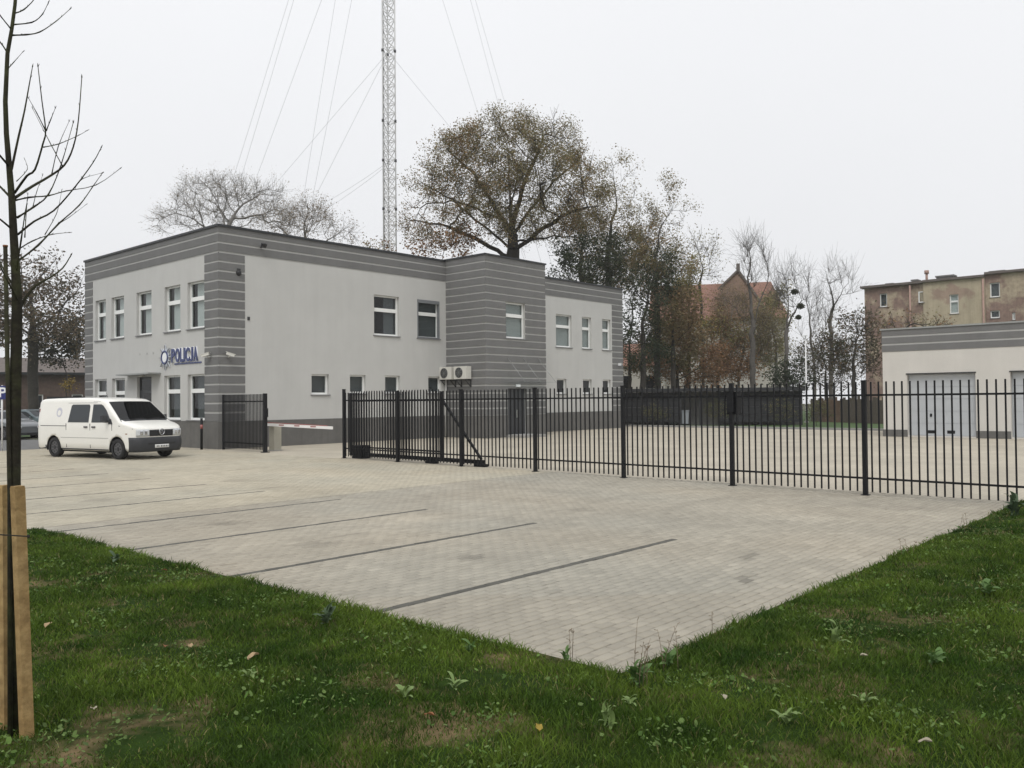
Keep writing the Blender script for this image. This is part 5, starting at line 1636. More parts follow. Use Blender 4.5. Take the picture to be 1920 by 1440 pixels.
mb = MB(); mb.box(-.9, ax_ - .2, ga - .1, -.6, ax_ + .2, ga + .75); mb.build('finial', 'house_trim', hs_, world=False)
for yy in (3.2, -2.0, 6.0, .6):
    mb = MB(); mb.box(-.06, yy - .5, 4.6, -.01, yy + .5, 6.4); wn = mb.build('window', 'white_frame', hs_, world=False)
    mb = MB(); mb.box(-.075, yy - .4, 4.7, -.062, yy + .4, 6.3); mb.build('pane', 'glass_dark', wn, world=False)
    mb = MB(); mb.box(-.06, yy - .5, 1.2, -.01, yy + .5, 3.0); wn = mb.build('window', 'white_frame', hs_, world=False)
    mb = MB(); mb.box(-.075, yy - .4, 1.3, -.062, yy + .4, 2.9); mb.build('pane', 'glass_dark', wn, world=False)

# pale block seen through the trees right of the building corner
pb = vp(1185, 700, 96); pb.z = 0
ph = thing('pale_house', 'pale house half hidden by trees right of the police building', 'house', pb, math.atan2(pb.y, pb.x))
mb = MB(); mb.box(0, -3.6, 0, 7, 3.0, 5.6); mb.build('wall', 'house_wall', ph, world=False)
mb = MB(); mb.quad((-.4, -3.9, 5.5), (-.4, 3.3, 5.5), (3.5, 3.3, 8.2), (3.5, -3.9, 8.2)); mb.quad((7.4, -3.9, 5.5), (7.4, 3.3, 5.5), (3.5, 3.3, 8.2), (3.5, -3.9, 8.2))
mb.quad((-.3, -3.85, 5.5), (7.3, -3.85, 5.5), (3.5, -3.85, 8.1)); mb.quad((-.3, 3.2, 5.5), (7.3, 3.2, 5.5), (3.5, 3.2, 8.1)); mb.build('roof', 'roof_red', ph, world=False)
for yy in (-2, .8):
    mb = MB(); mb.box(-.05, yy - .5, 3.0, -.01, yy + .5, 4.4); wn = mb.build('window', 'glass_dark', ph, world=False)

# dark shed / carport along the back of the yard
sA, sB = vp(1168, 745, 59), vp(1502, 745, 59)
sA.z = sB.z = 0
sdir = (sB - sA).normalized(); slen = (sB - sA).length
shed = thing('carport', 'long low black carport with flat roof along the back of the yard', 'carport', sA, math.atan2(sdir.y, sdir.x))
mb = MB(); mb.box(-.2, -.5, 2.3, slen + .2, 1.5, 2.52); mb.build('roof', 'dark_panel', shed, world=False)
mb = MB(); mb.box(0, 1.35, 0, slen, 1.4, 2.29); mb.build('back_wall', 'chimney', shed, world=False)
n_ = 9
for i in range(n_ + 1):
    x_ = slen * i / n_
    mb = MB(); mb.box(x_ - .07, -.1, 0, x_ + .07, .04, 2.3); mb.build('post', 'dark_panel', shed, world=False)
for i in range(n_):
    if i in (3, 4):
        continue
    x0_, x1_ = slen * i / n_ + .075, slen * (i + 1) / n_ - .075
    for j in range(4):
        mb = MB(); mb.box(x0_, -.02, .24 + j * .51, x1_, .02, .24 + j * .51 + .49); mb.build('panel', 'dark_panel', shed, world=False)
for k, (px_, m_, hh, lab) in enumerate(((1262, 'bin_grey', 1.2, 'grey wheeled bin under the left end of the open carport bay'), (1283, 'bin_pale', 1.05, 'paler wheeled bin at the right in the open carport bay'))):
    q = vp(px_, 745, 59.3); q.z = .03
    t_ = thing('wheeled_bin', lab, 'bin', q, math.atan2(sdir.y, sdir.x), group='bins in the carport')
    mb = MB(); mb.prism([(-.25, -.25, .1), (.25, -.25, .1), (.3, -.3, hh - .12), (-.3, -.3, hh - .12)], (0, .6, 0)); mb.build('bin_body', m_, t_, world=False)
    mb = MB(); mb.prism([(-.33, -.34, hh - .12), (.33, -.34, hh - .12), (.31, -.34, hh - .04), (-.31, -.34, hh - .04)], (0, .7, 0)); mb.build('bin_lid', m_, t_, world=False)
    for sx_ in (-.22, .22):
        mb = MB(); mb.tube([(sx_ - .03, .28, .1), (sx_ + .03, .28, .1)], .1, 10); mb.build('wheel', 'tyre', t_, world=False)

# board fence at the back right, rusty boards
bA, bB = vp(1520, 745, 68), vp(1660, 745, 62)
bA.z = bB.z = 0.03
bd_ = thing('board_fence', 'old brown board fence behind the yard, right of the lamp post', 'fence', bA)
bdir = (bB - bA); nbd = 26
for i in range(nbd):
    a = bA + bdir * (i / nbd); b_ = bA + bdir * ((i + .93) / nbd)
    hh = 1.75 + .12 * math.sin(i * 2.3) + random.uniform(-.05, .05)
    mb = MB(); mb.bar((a.x, a.y, hh / 2), (b_.x, b_.y, hh / 2), .015, hh / 2); mb.build('board', 'rust_panel' if 3 < i < 11 else 'wood_dark', bd_)
for z in (.4, 1.4):
    mb = MB(); mb.bar(bA + Vector((.06, .03, z)), bB + Vector((.06, .03, z)), .03, .04); mb.build('rail', 'wood_dark', bd_)

# lamp post
lp = vp(1512, 745, 65); lp.z = .03
t_ = thing('lamp_post', 'slim light grey lamp post at the back edge of the yard', 'lamp post', lp)
mb = MB(); mb.tube([lp, lp + Vector((0, 0, 1.2)), lp + Vector((0, 0, 6.2))], [.085, .07, .04], 10); mb.build('pole', 'mast_steel', t_)
mb = MB(); mb.obox(lp + Vector((-.25, 0, 6.22)), (.33, 0, .03), (0, .1, 0), (0, 0, .04)); mb.build('lamp_head', 'mast_steel', t_)
mb = MB(); mb.box(lp.x - .13, lp.y - .13, lp.z, lp.x + .13, lp.y + .13, lp.z + .12); mb.build('base', 'kerb', t_)
lp = vp(1503, 745, 60); lp.z = .03
t_ = thing('short_post', 'short grey steel post standing just left of the lamp post', 'post', lp)
mb = MB(); mb.tube([lp, lp + Vector((0, 0, 2.3))], .05, 8); mb.build('shaft', 'coping_light', t_)
mb = MB(); mb.box(lp.x - .09, lp.y - .09, lp.z + 2.3, lp.x + .09, lp.y + .09, lp.z + 2.34); mb.build('cap', 'coping_light', t_)

# brick building far left
bp_ = vp(70, 745, 96); bp_.z = 0
bb_ = thing('brick_building', 'dark brick building with low eaves at far left behind the trees', 'building', bp_, math.atan2(bp_.y, bp_.x))
mb = panel(MB(), 'x', 0, -5.3, 12, 0, 5.0, [(-.5, .5, 1.4, 2.8), (3, 4, 1.4, 2.8), (-4, -3, 1.4, 2.8)], .2, -1)
mb.quad((0, -5.3, 0), (9, -5.3, 0), (9, -5.3, 5), (0, -5.3, 5)); mb.build('wall', 'brick_dark', bb_, world=False, fix=False)
mb = MB(); mb.quad((-.5, -5.6, 4.95), (-.5, 12, 4.95), (4.5, 12, 6.6), (4.5, -5.6, 6.6)); mb.quad((9.5, -5.6, 4.95), (9.5, 12, 4.95), (4.5, 12, 6.6), (4.5, -5.6, 6.6))
mb.quad((-.4, -5.55, 4.95), (9.4, -5.55, 4.95), (4.5, -5.55, 6.5)); mb.build('roof', 'old_edge', bb_, world=False)
mb = MB(); mb.box(-.62, -5.65, 4.75, -.5, 12, 4.97); mb.build('gutter', 'coping', bb_, world=False)
for a in (-.5, 3, -4):
    mb = MB(); mb.box(.1, a, 1.4, .14, a + 1, 2.8); wn = mb.build('window', 'white_frame', bb_, world=False)
    mb = MB(); mb.box(.085, a + .1, 1.5, .099, a + .9, 2.7); mb.build('pane', 'glass_dark', bb_ if False else wn, world=False)
# dark low shelter right of it
q = vp(128, 745, 60); q.z = 0
t_ = thing('low_shelter', 'low black flat-roofed shelter beside the left end of the police building', 'shelter', q, math.atan2(q.y, q.x))
mb = MB(); mb.box(-1.0, -1.15, 2.02, 1.0, 1.15, 2.3); mb.build('roof', 'dark_panel', t_, world=False)
for sx_ in (-.9, .9):
    for sy_ in (-1.05, 1.05):
        mb = MB(); mb.box(sx_ - .04, sy_ - .04, 0, sx_ + .04, sy_ + .04, 2.02); mb.build('post', 'dark_panel', t_, world=False)
mb = MB(); mb.box(.86, -1.0, .2, .88, 1.0, 2.0); mb.build('back_panel', 'dark_panel', t_, world=False)
# parking sign
q = vp(4, 745, 40); q.z = 0
t_ = thing('parking_sign', 'blue road sign with white symbol on a post at the left picture edge', 'sign', q, math.atan2(q.y, q.x))
mb = MB(); mb.tube([(0, .0, -.02), (0, .0, 2.62)], .03, 8); mb.build('post', 'mast_steel', t_, world=False)
mb = MB(); mb.box(-.05, -.3, 2.06, -.032, .3, 2.6); pn_ = mb.build('sign_plate', 'sign_blue2', t_, world=False)
me = text_mesh('P', .55, .002, .012); me.transform(RW); me.materials.clear(); me.materials.append(MATS['sign_white'])
o = bpy.data.objects.new('sign_symbol', me); link(o, pn_); o.location = (-.053, .14, 2.15)

# ------------------------------------------------------------------ foreground lawn
LB = 0.0


def lawn_h(x, y):
    """raised slightly above the paving, falling to it at the edges"""
    x = np.asarray(x, float); y = np.asarray(y, float)
    in_l = (x < GX) & (y < 13.5)
    d_ = np.where(y < GY, np.maximum(GY - y, 0), 0)
    d2 = np.where(x < GX, np.maximum(GX - x, 0), 0)
    ed = np.maximum(d_, d2)
    ed = np.minimum(ed, np.where(x < GX, np.maximum(13.6 - y, 0), 9))
    k = np.clip(ed / .7, 0, 1)
    return .0 + k * (.035 + .05 * vnoise(x, y, 1.3, 8) + .02 * vnoise(x, y, .35, 9)) + .004


gxx = np.concatenate([np.linspace(-6, GX + .02, 110), np.linspace(GX + .1, 22, 120)])
gyy = np.concatenate([np.linspace(-6, GY + .02, 95), np.linspace(GY + .1, 13.6, 90)])
XX, YY = np.meshgrid(gxx, gyy, indexing='ij')
wob = .03 * (vnoise(XX, YY, .35, 11) - .5) + .02
ZZ = lawn_h(XX, YY)
V = np.stack([XX + np.where(np.abs(XX - GX - .02) < .01, wob, 0) * (YY > GY), YY + np.where(np.abs(YY - GY - .02) < .01, wob, 0) * (XX > GX), ZZ], -1).reshape(-1, 3)
nx_, ny_ = XX.shape
I, J = np.meshgrid(np.arange(nx_ - 1), np.arange(ny_ - 1), indexing='ij')
a = (I * ny_ + J).ravel()
ok = ((gxx[I + 1] <= GX + .03) | (gyy[J + 1] <= GY + .03)).ravel()
a = a[ok]
lawn = np_mesh('lawn', V, None, np.stack([a, a + ny_, a + ny_ + 1, a + 1], 1), None, 'lawn_soil', None, smooth=True)
tag(lawn, kind='structure')

# grass blades
SX, SY = 1.70, 5.08            # sapling base


def bare(x, y):
    """0..1 bareness of the turf"""
    b_ = np.clip((vnoise(x, y, .9, 21) * .6 + vnoise(x, y, .33, 22) * .4 - .58) / .14, 0, 1) * .7
    r_ = np.hypot(x - SX - .35, y - SY + .45)
    b_ = np.maximum(b_, np.clip((.6 - r_) / .35, 0, 1) * .88)
    for (cx, cy, rr) in ((5.0, 2.45, .5), (5.7, 2.5, .45), (4.4, 2.0, .5), (2.9, 5.9, .4), (6.3, 2.2, .4), (3.2, 3.2, .5)):
        b_ = np.maximum(b_, np.clip((rr - np.hypot(x - cx, (y - cy) * 1.4)) / (rr * .8), 0, 1) * .6)
    return b_


def sample_lawn(n):
    x = rng.uniform(-.5, 19, n); y = rng.uniform(-3., 13.6, n)
    ex = GX + .05 * (vnoise(y, y * 0, .25, 14) - .2) + .03 * rng.normal(size=n)
    ey = GY + .05 * (vnoise(x, x * 0, .25, 15) - .2) + .03 * rng.normal(size=n)
    k = (x < ex) | (y < ey)
    x, y = x[k], y[k]
    u, v, d_ = proj(np.stack([x, y, np.full_like(x, .05)], 1))
    k = (d_ > 2.2) & (u > -300) & (u < 2520) & (v < 1760)
    return x[k], y[k], d_[k]


x, y, d_ = sample_lawn(3000000)
dens = np.clip(1.25 * (5.0 / d_) ** 1.15, .10, 1.) * (1 - bare(x, y) * .93)
k = rng.random(len(x)) < dens * .62
x, y, d_ = x[k], y[k], d_[k]
if len(x) > 350000:
    k = rng.choice(len(x), 350000, replace=False); x, y, d_ = x[k], y[k], d_[k]
n = len(x)
tall = vnoise(x, y, .55, 31) * .6 + vnoise(x, y, .17, 32) * .4
hgt = (.022 + .055 * tall ** 1.3) * (.55 + .8 * rng.random(n)) * (1 - .45 * bare(x, y))
edge_d = np.minimum(np.where(y > GY, np.abs(x - GX), 9), np.where(x > GX, np.abs(y - GY), 9))
hgt *= 1 + .35 * np.exp(-(edge_d / .12) ** 2)
wd = .0027 * np.clip(d_ / 4.5, 1, 3.2) ** .8 * (.7 + .6 * rng.random(n))
az = rng.uniform(0, 2 * np.pi, n); ln_az = az + rng.normal(size=n) * .8
lean = hgt * (.25 + .9 * rng.random(n))
z0 = lawn_h(x, y) - .006
ca, sa = np.cos(az), np.sin(az); la, lb = np.cos(ln_az), np.sin(ln_az)
V = np.zeros((n, 5, 3), np.float32)
V[:, 0] = np.stack([x - ca * wd, y - sa * wd, z0], 1); V[:, 1] = np.stack([x + ca * wd, y + sa * wd, z0], 1)
mxp, myp, mzp = x + la * lean * .35, y + lb * lean * .35, z0 + hgt * .6
V[:, 2] = np.stack([mxp + ca * wd * .8, myp + sa * wd * .8, mzp], 1); V[:, 3] = np.stack([mxp - ca * wd * .8, myp - sa * wd * .8, mzp], 1)
V[:, 4] = np.stack([x + la * lean, y + lb * lean, z0 + hgt], 1)
cn = vnoise(x, y, .7, 41) * .55 + vnoise(x, y, .22, 42) * .45
gA, gB, gC = np.array([.024, .060, .004]), np.array([.108, .168, .020]), np.array([.18, .165, .065])  # dark and bright greens put highlight and shadow contrast into the blades
cc = gA + (gB - gA) * np.clip(cn * 1.5 - .25, 0, 1)[:, None]
dry = (rng.random(n) < .03 + .2 * bare(x, y))[:, None]
cc = np.where(dry, gC * (1 + .3 * rng.normal(size=(n, 1))).clip(.5, 1.6), cc * (1 + .32 * rng.normal(size=(n, 1))).clip(.4, 2.0))
b5 = 5 * np.arange(n)
F4 = np.stack([b5, b5 + 1, b5 + 2, b5 + 3], 1); F3 = np.stack([b5 + 3, b5 + 2, b5 + 4], 1)
gro = np_mesh('grass', V.reshape(-1, 3), F3, F4, np.repeat(cc, 5, 0), 'grass_blade')
tag(gro, 'short green lawn grass around the parking area', 'grass', kind='stuff')

# broad-leaved ground cover (clover, dandelion seedlings)
x, y, d_ = sample_lawn(420000)
k = (rng.random(len(x)) < np.clip((vnoise(x, y, .45, 51) - .45) * 2.4, .03, 1) * np.clip(5.5 / d_, .1, 1) * .55)
x, y, d_ = x[k], y[k], d_[k]
n = min(len(x), 34000); x, y, d_ = x[:n], y[:n], d_[:n]
sz = .0055 + .012 * rng.random(n) ** 2.5
az = rng.uniform(0, 2 * np.pi, n)
zz = lawn_h(x, y) + .015 + .035 * rng.random(n)
til = rng.normal(size=(n, 2)) * .45
ring = np.array([(0, -1.1), (.75, -.35), (.65, .5), (0, 1.0), (-.65, .5), (-.75, -.35)])
lx = ring[None, :, 0] * np.cos(az)[:, None] - ring[None, :, 1] * np.sin(az)[:, None]
ly = ring[None, :, 0] * np.sin(az)[:, None] + ring[None, :, 1] * np.cos(az)[:, None]
V = np.stack([x[:, None] + lx * sz[:, None], y[:, None] + ly * sz[:, None], zz[:, None] + (lx * til[:, :1] + ly * til[:, 1:]) * sz[:, None]], -1)
base_c = np.array([[.10, .17, .035], [.075, .14, .028], [.135, .20, .06], [.11, .17, .045]])[rng.integers(0, 4, n)]
cc = base_c * (1 + .2 * rng.normal(size=(n, 1))).clip(.5, 1.6)
b6 = 6 * np.arange(n)
F4 = np.concatenate([np.stack([b6, b6 + 1, b6 + 2, b6 + 3], 1), np.stack([b6, b6 + 3, b6 + 4, b6 + 5], 1)])
cv = np_mesh('clover', V.reshape(-1, 3), None, F4, np.repeat(cc, 6, 0), 'grass_blade')
tag(cv, 'small broad clover leaves scattered through the lawn', 'clover', kind='stuff')

# ------------------------------------------------------------------ weeds, stems, fallen leaves
def leaf_mesh(L, W, curl, m_, seg=5):
    mb = MB()
    for i in range(seg + 1):
        f = i / seg
        wv = W * math.sin(math.pi * min(.98, .12 + .86 * f)) ** .8 * (1 if f < 1 else .05)
        zc = curl[0] * f * L - curl[1] * f * f * L
        mb.v += [(f * L, -wv, zc + .25 * wv), (f * L, 0, zc), (f * L, wv, zc + .25 * wv)]
    for i in range(seg):
        a = 3 * i
        for k in (0, 1):
            mb.f.append((a + k, a + k + 1, a + k + 4, a + k + 3)); mb.sm.append(True)
    o = mb.build('leaf', m_, fix=False)
    me = o.data; bpy.data.objects.remove(o)
    return me


def gpt(px, py):
    d = CAM @ np.array([px - 960, 720 - py, -FOC]); t_ = -(EYE - .03) / d[2]
    return Vector((t_ * d[0], t_ * d[1], 0))


LM = {m_: [leaf_mesh(.13, .022, c_, m_) for c_ in ((.5, .45), (.9, .7), (1.4, .9), (.3, .5))] for m_ in ('weed_leaf', 'weed_pale', 'weed_dark')}


def weed(px, py, label, m_='weed_leaf', n=12, size=1., upright=.0, stems=0, group='weeds in the lawn'):
    p = gpt(px, py); p.z = float(lawn_h(p.x, p.y))
    t_ = thing('weed', label, 'plant', p, group=group)
    for i in range(n):
        o = bpy.data.objects.new('leaf', LM[m_][i % 4]); link(o, t_)
        s_ = .62 * size * random.uniform(.6, 1.25)
        o.scale = (s_, s_ * random.uniform(.8, 1.3), s_)
        o.rotation_euler = (random.uniform(-.3, .3), -upright * random.uniform(.1, 1.3), i * 2.4 + random.uniform(-.4, .4))
        o.location = (random.uniform(-.02, .02) * size, random.uniform(-.02, .02) * size, .01 + upright * .09 * size * random.random())
    for i in range(stems):
        L = random.uniform(.16, .36) * size
        ax = random.uniform(-.25, .25); ay = random.uniform(-.25, .25)
        bx_, by_ = random.uniform(-.12, .12), random.uniform(-.1, .1)
        pts = [(bx_ + ax * L * f ** 1.5, by_ + ay * L * f ** 1.5, L * f) for f in (0, .35, .7, 1)]
        mb = MB(); mb.tube(pts, [.0026, .0022, .0018, .001], 5)
        for j in range(7):
            f = random.uniform(.3, 1); q = Vector((bx_ + ax * L * f ** 1.5, by_ + ay * L * f ** 1.5, L * f))
            d_ = Vector((random.uniform(-1, 1), random.uniform(-1, 1), random.uniform(.2, 1))).normalized() * .025
            mb.tube([q, q + d_], [.001, .0028], 4)
        mb.build('stem', 'dry_stem', t_, world=False)
    return t_


weed(612, 1178, 'dark blue-green leafy weed at the paving edge left of the bay lines', 'weed_dark', 22, 1.25, .8)
weed(1195, 1290, 'clump of weed with tall dry stems at the corner of the paving', 'weed_leaf', 26, 1.3, .7, 5)
weed(1252, 1250, 'leafy green clump just right of the paving corner', 'weed_leaf', 18, 1.1, .6, 3)
weed(1140, 1390, 'upright pale green weed at the bottom below the paving corner', 'weed_pale', 16, 1.0, 1.1)
weed(1478, 1376, 'pale rosette weed on bare soil at the lower right', 'weed_pale', 12, 1.0, .5)
weed(1622, 1340, 'pale forked weed at the lower right, furthest from paving', 'weed_pale', 9, .9, .5)
weed(1568, 1215, 'tall pale green weed midway along the right lawn', 'weed_pale', 16, 1.2, .9)
weed(1365, 1185, 'small weed with one dry stem at the right paving edge', 'weed_leaf', 8, .7, .4, 1)
weed(1062, 1235, 'grassy weed with dark stem left of the paving corner', 'weed_leaf', 10, .8, .8, 2)
weed(1902, 968, 'dark bushy weed at the right picture edge by the fence', 'weed_dark', 30, 2.2, 1.0)
weed(1690, 1040, 'dry stemmed weed on the right paving edge below the fence', 'weed_leaf', 8, 1.0, .5, 3)
weed(1800, 995, 'thin dry stems at the right paving edge nearest the fence', 'weed_leaf', 8, 1.0, .5, 3)
weed(1180, 1340, 'small silvery weed below the corner clump', 'weed_pale', 8, .8, .4)
weed(760, 1330, 'pale broadleaf weed in the middle of the front lawn', 'weed_pale', 10, .9, .5)
weed(850, 1310, 'pale twin weed right of centre in the front lawn', 'weed_pale', 10, .9, .5)
weed(880, 1225, 'light green weed near the paving left of the corner', 'weed_leaf', 12, .9, .6)
weed(470, 1290, 'small pale weed below the curled fallen leaf', 'weed_pale', 9, .8, .4)
weed(215, 1060, 'dark broadleaf weed near the left paving edge', 'weed_dark', 12, 1.2, .4)
weed(1750, 1260, 'broad green weed on the right lawn slope', 'weed_leaf', 14, 1.2, .5)
weed(1850, 1130, 'green weed on the right lawn near the picture edge', 'weed_leaf', 14, 1.4, .5)


def fallen(px, py, label, m_, s=1., group='fallen leaves on the lawn'):
    s *= .68
    p = gpt(px, py); z = float(lawn_h(p.x, p.y)) + .04
    mb = MB()
    n_, w_ = 7, 5
    for i in range(n_):
        f = i / (n_ - 1)
        hwv = .035 * s * math.sin(math.pi * (.08 + .9 * f)) * (1 + .25 * math.sin(9 * f))
        for k in range(w_):
            g_ = -1 + 2 * k / (w_ - 1)
            mb.v.append(((f - .5) * .11 * s, g_ * hwv, .016 * s * (math.sin(3 * f) - .6) + .014 * s * g_ * g_ + .006 * s * math.sin(7 * f + 3 * g_)))
    for i in range(n_ - 1):
        for k in range(w_ - 1):
            a = i * w_ + k
            mb.f.append((a, a + 1, a + 1 + w_, a + w_)); mb.sm.append(True)
    o = mb.build('fallen_leaf', m_, fix=False)
    o.location = (p.x, p.y, z); o.rotation_euler = (random.uniform(-.3, .3), random.uniform(-.3, .3), random.uniform(0, 6))
    return tag(o, label, 'leaf', group)


fallen(475, 1252, 'large pale curled dead leaf on the left lawn', 'dead_leaf', 1.25)
fallen(310, 1232, 'reddish dead leaf left of the curled one', 'dead_leaf_red', .9)
fallen(357, 1228, 'reddish and pale dead leaf close to the curled one', 'dead_leaf', .8)
fallen(90, 1195, 'brown dead leaf beside the wooden stakes', 'dead_leaf', 1.1)
fallen(308, 1082, 'small orange leaf near the left paving edge', 'dead_leaf_red', .8)
fallen(1735, 1420, 'pale dead leaf at the lower right edge of the picture', 'dead_leaf_pale', .9)
fallen(1010, 1390, 'yellowish leaf at the bottom centre of the lawn', 'yellow_leaf', .9)
fallen(805, 1370, 'orange-brown leaf in the lower middle lawn', 'dead_leaf_red', .8)
fallen(175, 1362, 'pale leaf beside the soil patch', 'dead_leaf_pale', .8)
fallen(1358, 1332, 'pale leaf on bare ground right of the corner clump', 'dead_leaf_pale', .8)
fallen(1620, 1246, 'white-looking leaf on the right lawn', 'dead_leaf_pale', .7)

# ------------------------------------------------------------------ young tree with stakes
SD = math.hypot(SX, SY)
sap = thing('young_tree', 'bare young street tree tied between wooden stakes at the left', 'tree', (SX, SY, .03))


def sp(px, py, dd=0.):
    return vp(px, py, SD + dd)


trunk_px = [(30, 1392), (28, 1150), (27, 900), (28, 760), (31, 640), (32, 560), (28, 480), (25, 430), (22, 370), (17, 310), (12, 250), (10, 190), (14, 100), (22, 55), (28, 10), (33, -60), (38, -140), (40, -230)]
tr_r = [.036, .033, .031, .030, .028, .026, .0215, .020, .0175, .015, .013, .012, .0105, .0095, .009, .008, .006, .003]
pts = [sp(px_, py_) for px_, py_ in trunk_px]
pts[0].z = .0
mb = MB(); mb.tube(pts, tr_r, 12); mb.build('trunk', 'bark_sapling', sap)
BR = [([(28, 372), (60, 350), (92, 332), (120, 310), (138, 275), (147, 225), (153, 145)], .011, .35),
      ([(27, 362), (50, 330), (65, 318), (80, 270), (86, 245), (78, 190), (72, 125)], .009, -.3),
      ([(86, 245), (96, 225), (105, 203)], .004, -.3), ([(86, 245), (70, 212), (55, 185)], .004, -.3),
      ([(20, 318), (35, 255), (45, 210), (55, 160), (60, 125)], .009, .1),
      ([(31, 408), (62, 388), (90, 365), (115, 310), (138, 230)], .007, .2),
      ([(32, 440), (65, 415), (100, 395), (140, 350), (175, 305), (190, 277)], .008, -.2),
      ([(32, 490), (70, 460), (110, 420), (150, 385), (175, 350), (190, 325)], .007, .4),
      ([(28, 376), (55, 370), (90, 367), (125, 358), (180, 347), (226, 316)], .006, .5),
      ([(22, 66), (50, 65), (75, 60), (105, 40), (130, 17)], .006, .2),
      ([(24, 46), (60, 42), (80, 28), (90, 5)], .005, -.2), ([(27, 25), (45, 18), (65, -5), (80, -40)], .005, .1),
      ([(12, 132), (25, 118), (43, 98)], .004, .1), ([(13, 98), (0, 78), (-20, 62)], .006, .1), ([(18, 312), (0, 292), (-25, 260), (-40, 200)], .009, -.2),
      ([(22, 372), (0, 350), (-30, 320), (-55, 250)], .009, .2), ([(26, 432), (0, 412), (-40, 380), (-70, 310)], .008, -.1), ([(20, 55), (0, 30), (-15, 5)], .005, -.1),
      ([(30, 520), (40, 450), (46, 400), (52, 372)], .006, -.3), ([(32, 590), (45, 565), (65, 537), (95, 520), (118, 502), (134, 478)], .012, .25),
      ([(46, 445), (48, 400), (53, 365)], .004, .3), ([(62, 388), (68, 360), (80, 330)], .003, .2), ([(95, 330), (110, 275), (128, 228)], .004, .35),
      ([(118, 312), (95, 270), (62, 205)], .004, .3), ([(80, 276), (110, 270), (145, 255), (162, 245)], .004, .2), ([(140, 352), (155, 335), (188, 325)], .003, -.2),
      ([(32, 470), (60, 452), (95, 440), (130, 436)], .005, -.1), ([(30, 340), (50, 318), (48, 300)], .003, .1), ([(32, 545), (5, 500), (-20, 440)], .008, .2),
      ([(40, 575), (20, 540), (4, 505), (-8, 470)], .006, -.2), ([(85, 440), (105, 400), (115, 360)], .003, .1), ([(110, 420), (128, 408), (160, 385)], .003, .2)]
for poly, r0, dep_ in BR:
    n_ = len(poly)
    P_ = []
    for i, (px_, py_) in enumerate(poly):
        P_.append(sp(px_ + random.uniform(-1.5, 1.5), py_, dep_ * (i / (n_ - 1)) if not (poly[0][0] > 40) else dep_ * (.5 + .5 * i / (n_ - 1))))
    # smooth
    Q = []
    for i in range(n_ - 1):
        a, b_ = P_[i], P_[i + 1]
        p0 = P_[max(0, i - 1)]; p3 = P_[min(n_ - 1, i + 2)]
        for t_ in (0, .33, .66):
            Q.append(.5 * (2 * a + (b_ - p0) * t_ + (2 * p0 - 5 * a + 4 * b_ - p3) * t_ ** 2 + (3 * a - p0 - 3 * b_ + p3) * t_ ** 3))
    Q.append(P_[-1])
    nq = len(Q)
    rad = [.78 * r0 * (1 - .72 * i / (nq - 1)) * (1 + (.35 if i % 3 == 0 else 0) * (r0 < .008)) for i in range(nq)]
    mb = MB(); mb.tube(Q, rad, 7)
    # buds
    for i in range(2, nq, 2):
        d_ = (Q[i] - Q[i - 1]).normalized(); s_ = Vector((random.uniform(-1, 1), random.uniform(-1, 1), .6)).normalized()
        mb.tube([Q[i], Q[i] + (d_ * .6 + s_ * .5) * .018], [rad[i] * .8, .001], 5)
    mb.tube([Q[-1], Q[-1] + (Q[-1] - Q[-2]).normalized() * .018], [rad[-1] * 1.9, .001], 6)
    mb.build('branch', 'bark_sapling', sap)


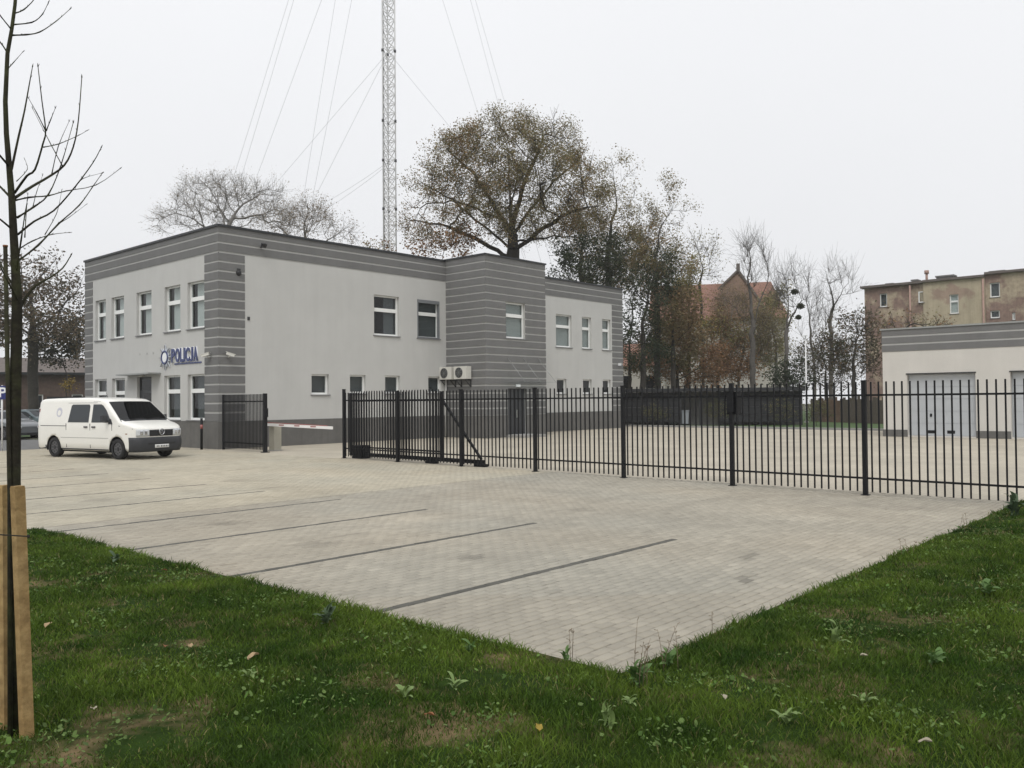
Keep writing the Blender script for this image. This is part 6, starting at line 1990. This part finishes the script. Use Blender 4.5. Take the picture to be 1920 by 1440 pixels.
def stake(px_b, py_b, px_t, py_t, wd_, label, dd):
    A = vp(px_b, py_b, SD + dd); A.z = -.02
    B = vp(px_t, py_t, SD + dd)
    t_ = thing('wooden_stake', label, 'stake', (A.x, A.y, 0), group='stakes of the young tree')
    f = Vector((A.x, A.y, 0)).normalized(); r_ = Vector((f.y, -f.x, 0))
    d_ = B - A
    mb = MB(); mb.obox((A + B) / 2, d_ / 2, (r_ * .86 + f * .5) * wd_, (f * .86 - r_ * .5) * wd_ * .8); s_ = mb.build('shaft', 'wood_stake', t_)
    mb = MB(); mb.obox(B + Vector((0, 0, .004)), (0, 0, .004), (r_ * .86 + f * .5) * wd_ * .93, (f * .86 - r_ * .5) * wd_ * .74); mb.build('sawn_top', 'wood_stake', t_)
    return t_


stake(52, 1400, 33, 914, .028, 'nearer right wooden stake holding the young tree', -.12)
stake(14, 1385, 10, 912, .030, 'left wooden stake holding the young tree', .1)
q0 = vp(19, 1390, SD - .05); q0.z = 0; q1 = vp(10, 463, SD - .02)
t_ = thing('support_cane', 'thin dark support pole leaning along the young trunk', 'pole', q0)
mb = MB(); mb.tube([q0, (q0 + q1) / 2 + Vector((.01, 0, 0)), q1], [.013, .012, .011], 8); mb.build('shaft', 'bark_sapling', t_)
mb = MB(); mb.tube([q1, q1 + Vector((0, 0, .01))], [.013, .013], 8); mb.build('cap', 'dead_leaf_red', t_)
tie = thing('tree_tie', 'black rubber strap tying the stakes to the young trunk', 'tie', vp(25, 1003, SD))
a, b_ = vp(-8, 1002, SD - .17), vp(56, 1006, SD - .17)
mb = MB(); mb.bar(a, b_, .003, .003); mb.build('strap', 'rubber_tie', tie)
a, b_ = vp(-8, 1002, SD + .17), vp(56, 1006, SD + .17)
mb = MB(); mb.bar(a, b_, .004, .008); mb.build('strap', 'rubber_tie', tie)

# ------------------------------------------------------------------ damp autumn air
hz = MB(); hz.box(-260, -260, -1.2, 260, 260, 80.)
hm = bpy.data.materials.new('haze_air'); hm.use_nodes = True; MATS['haze_air'] = hm
t = hm.node_tree; t.nodes.clear()
ho = t.nodes.new('ShaderNodeOutputMaterial'); hv = t.nodes.new('ShaderNodeVolumePrincipled')
hv.inputs['Color'].default_value = (.93, .94, .96, 1); hv.inputs['Density'].default_value = .00042
hv.inputs['Anisotropy'].default_value = .2
t.links.new(hv.outputs[0], ho.inputs['Volume'])
tag(hz.build('haze', 'haze_air'), kind='stuff')
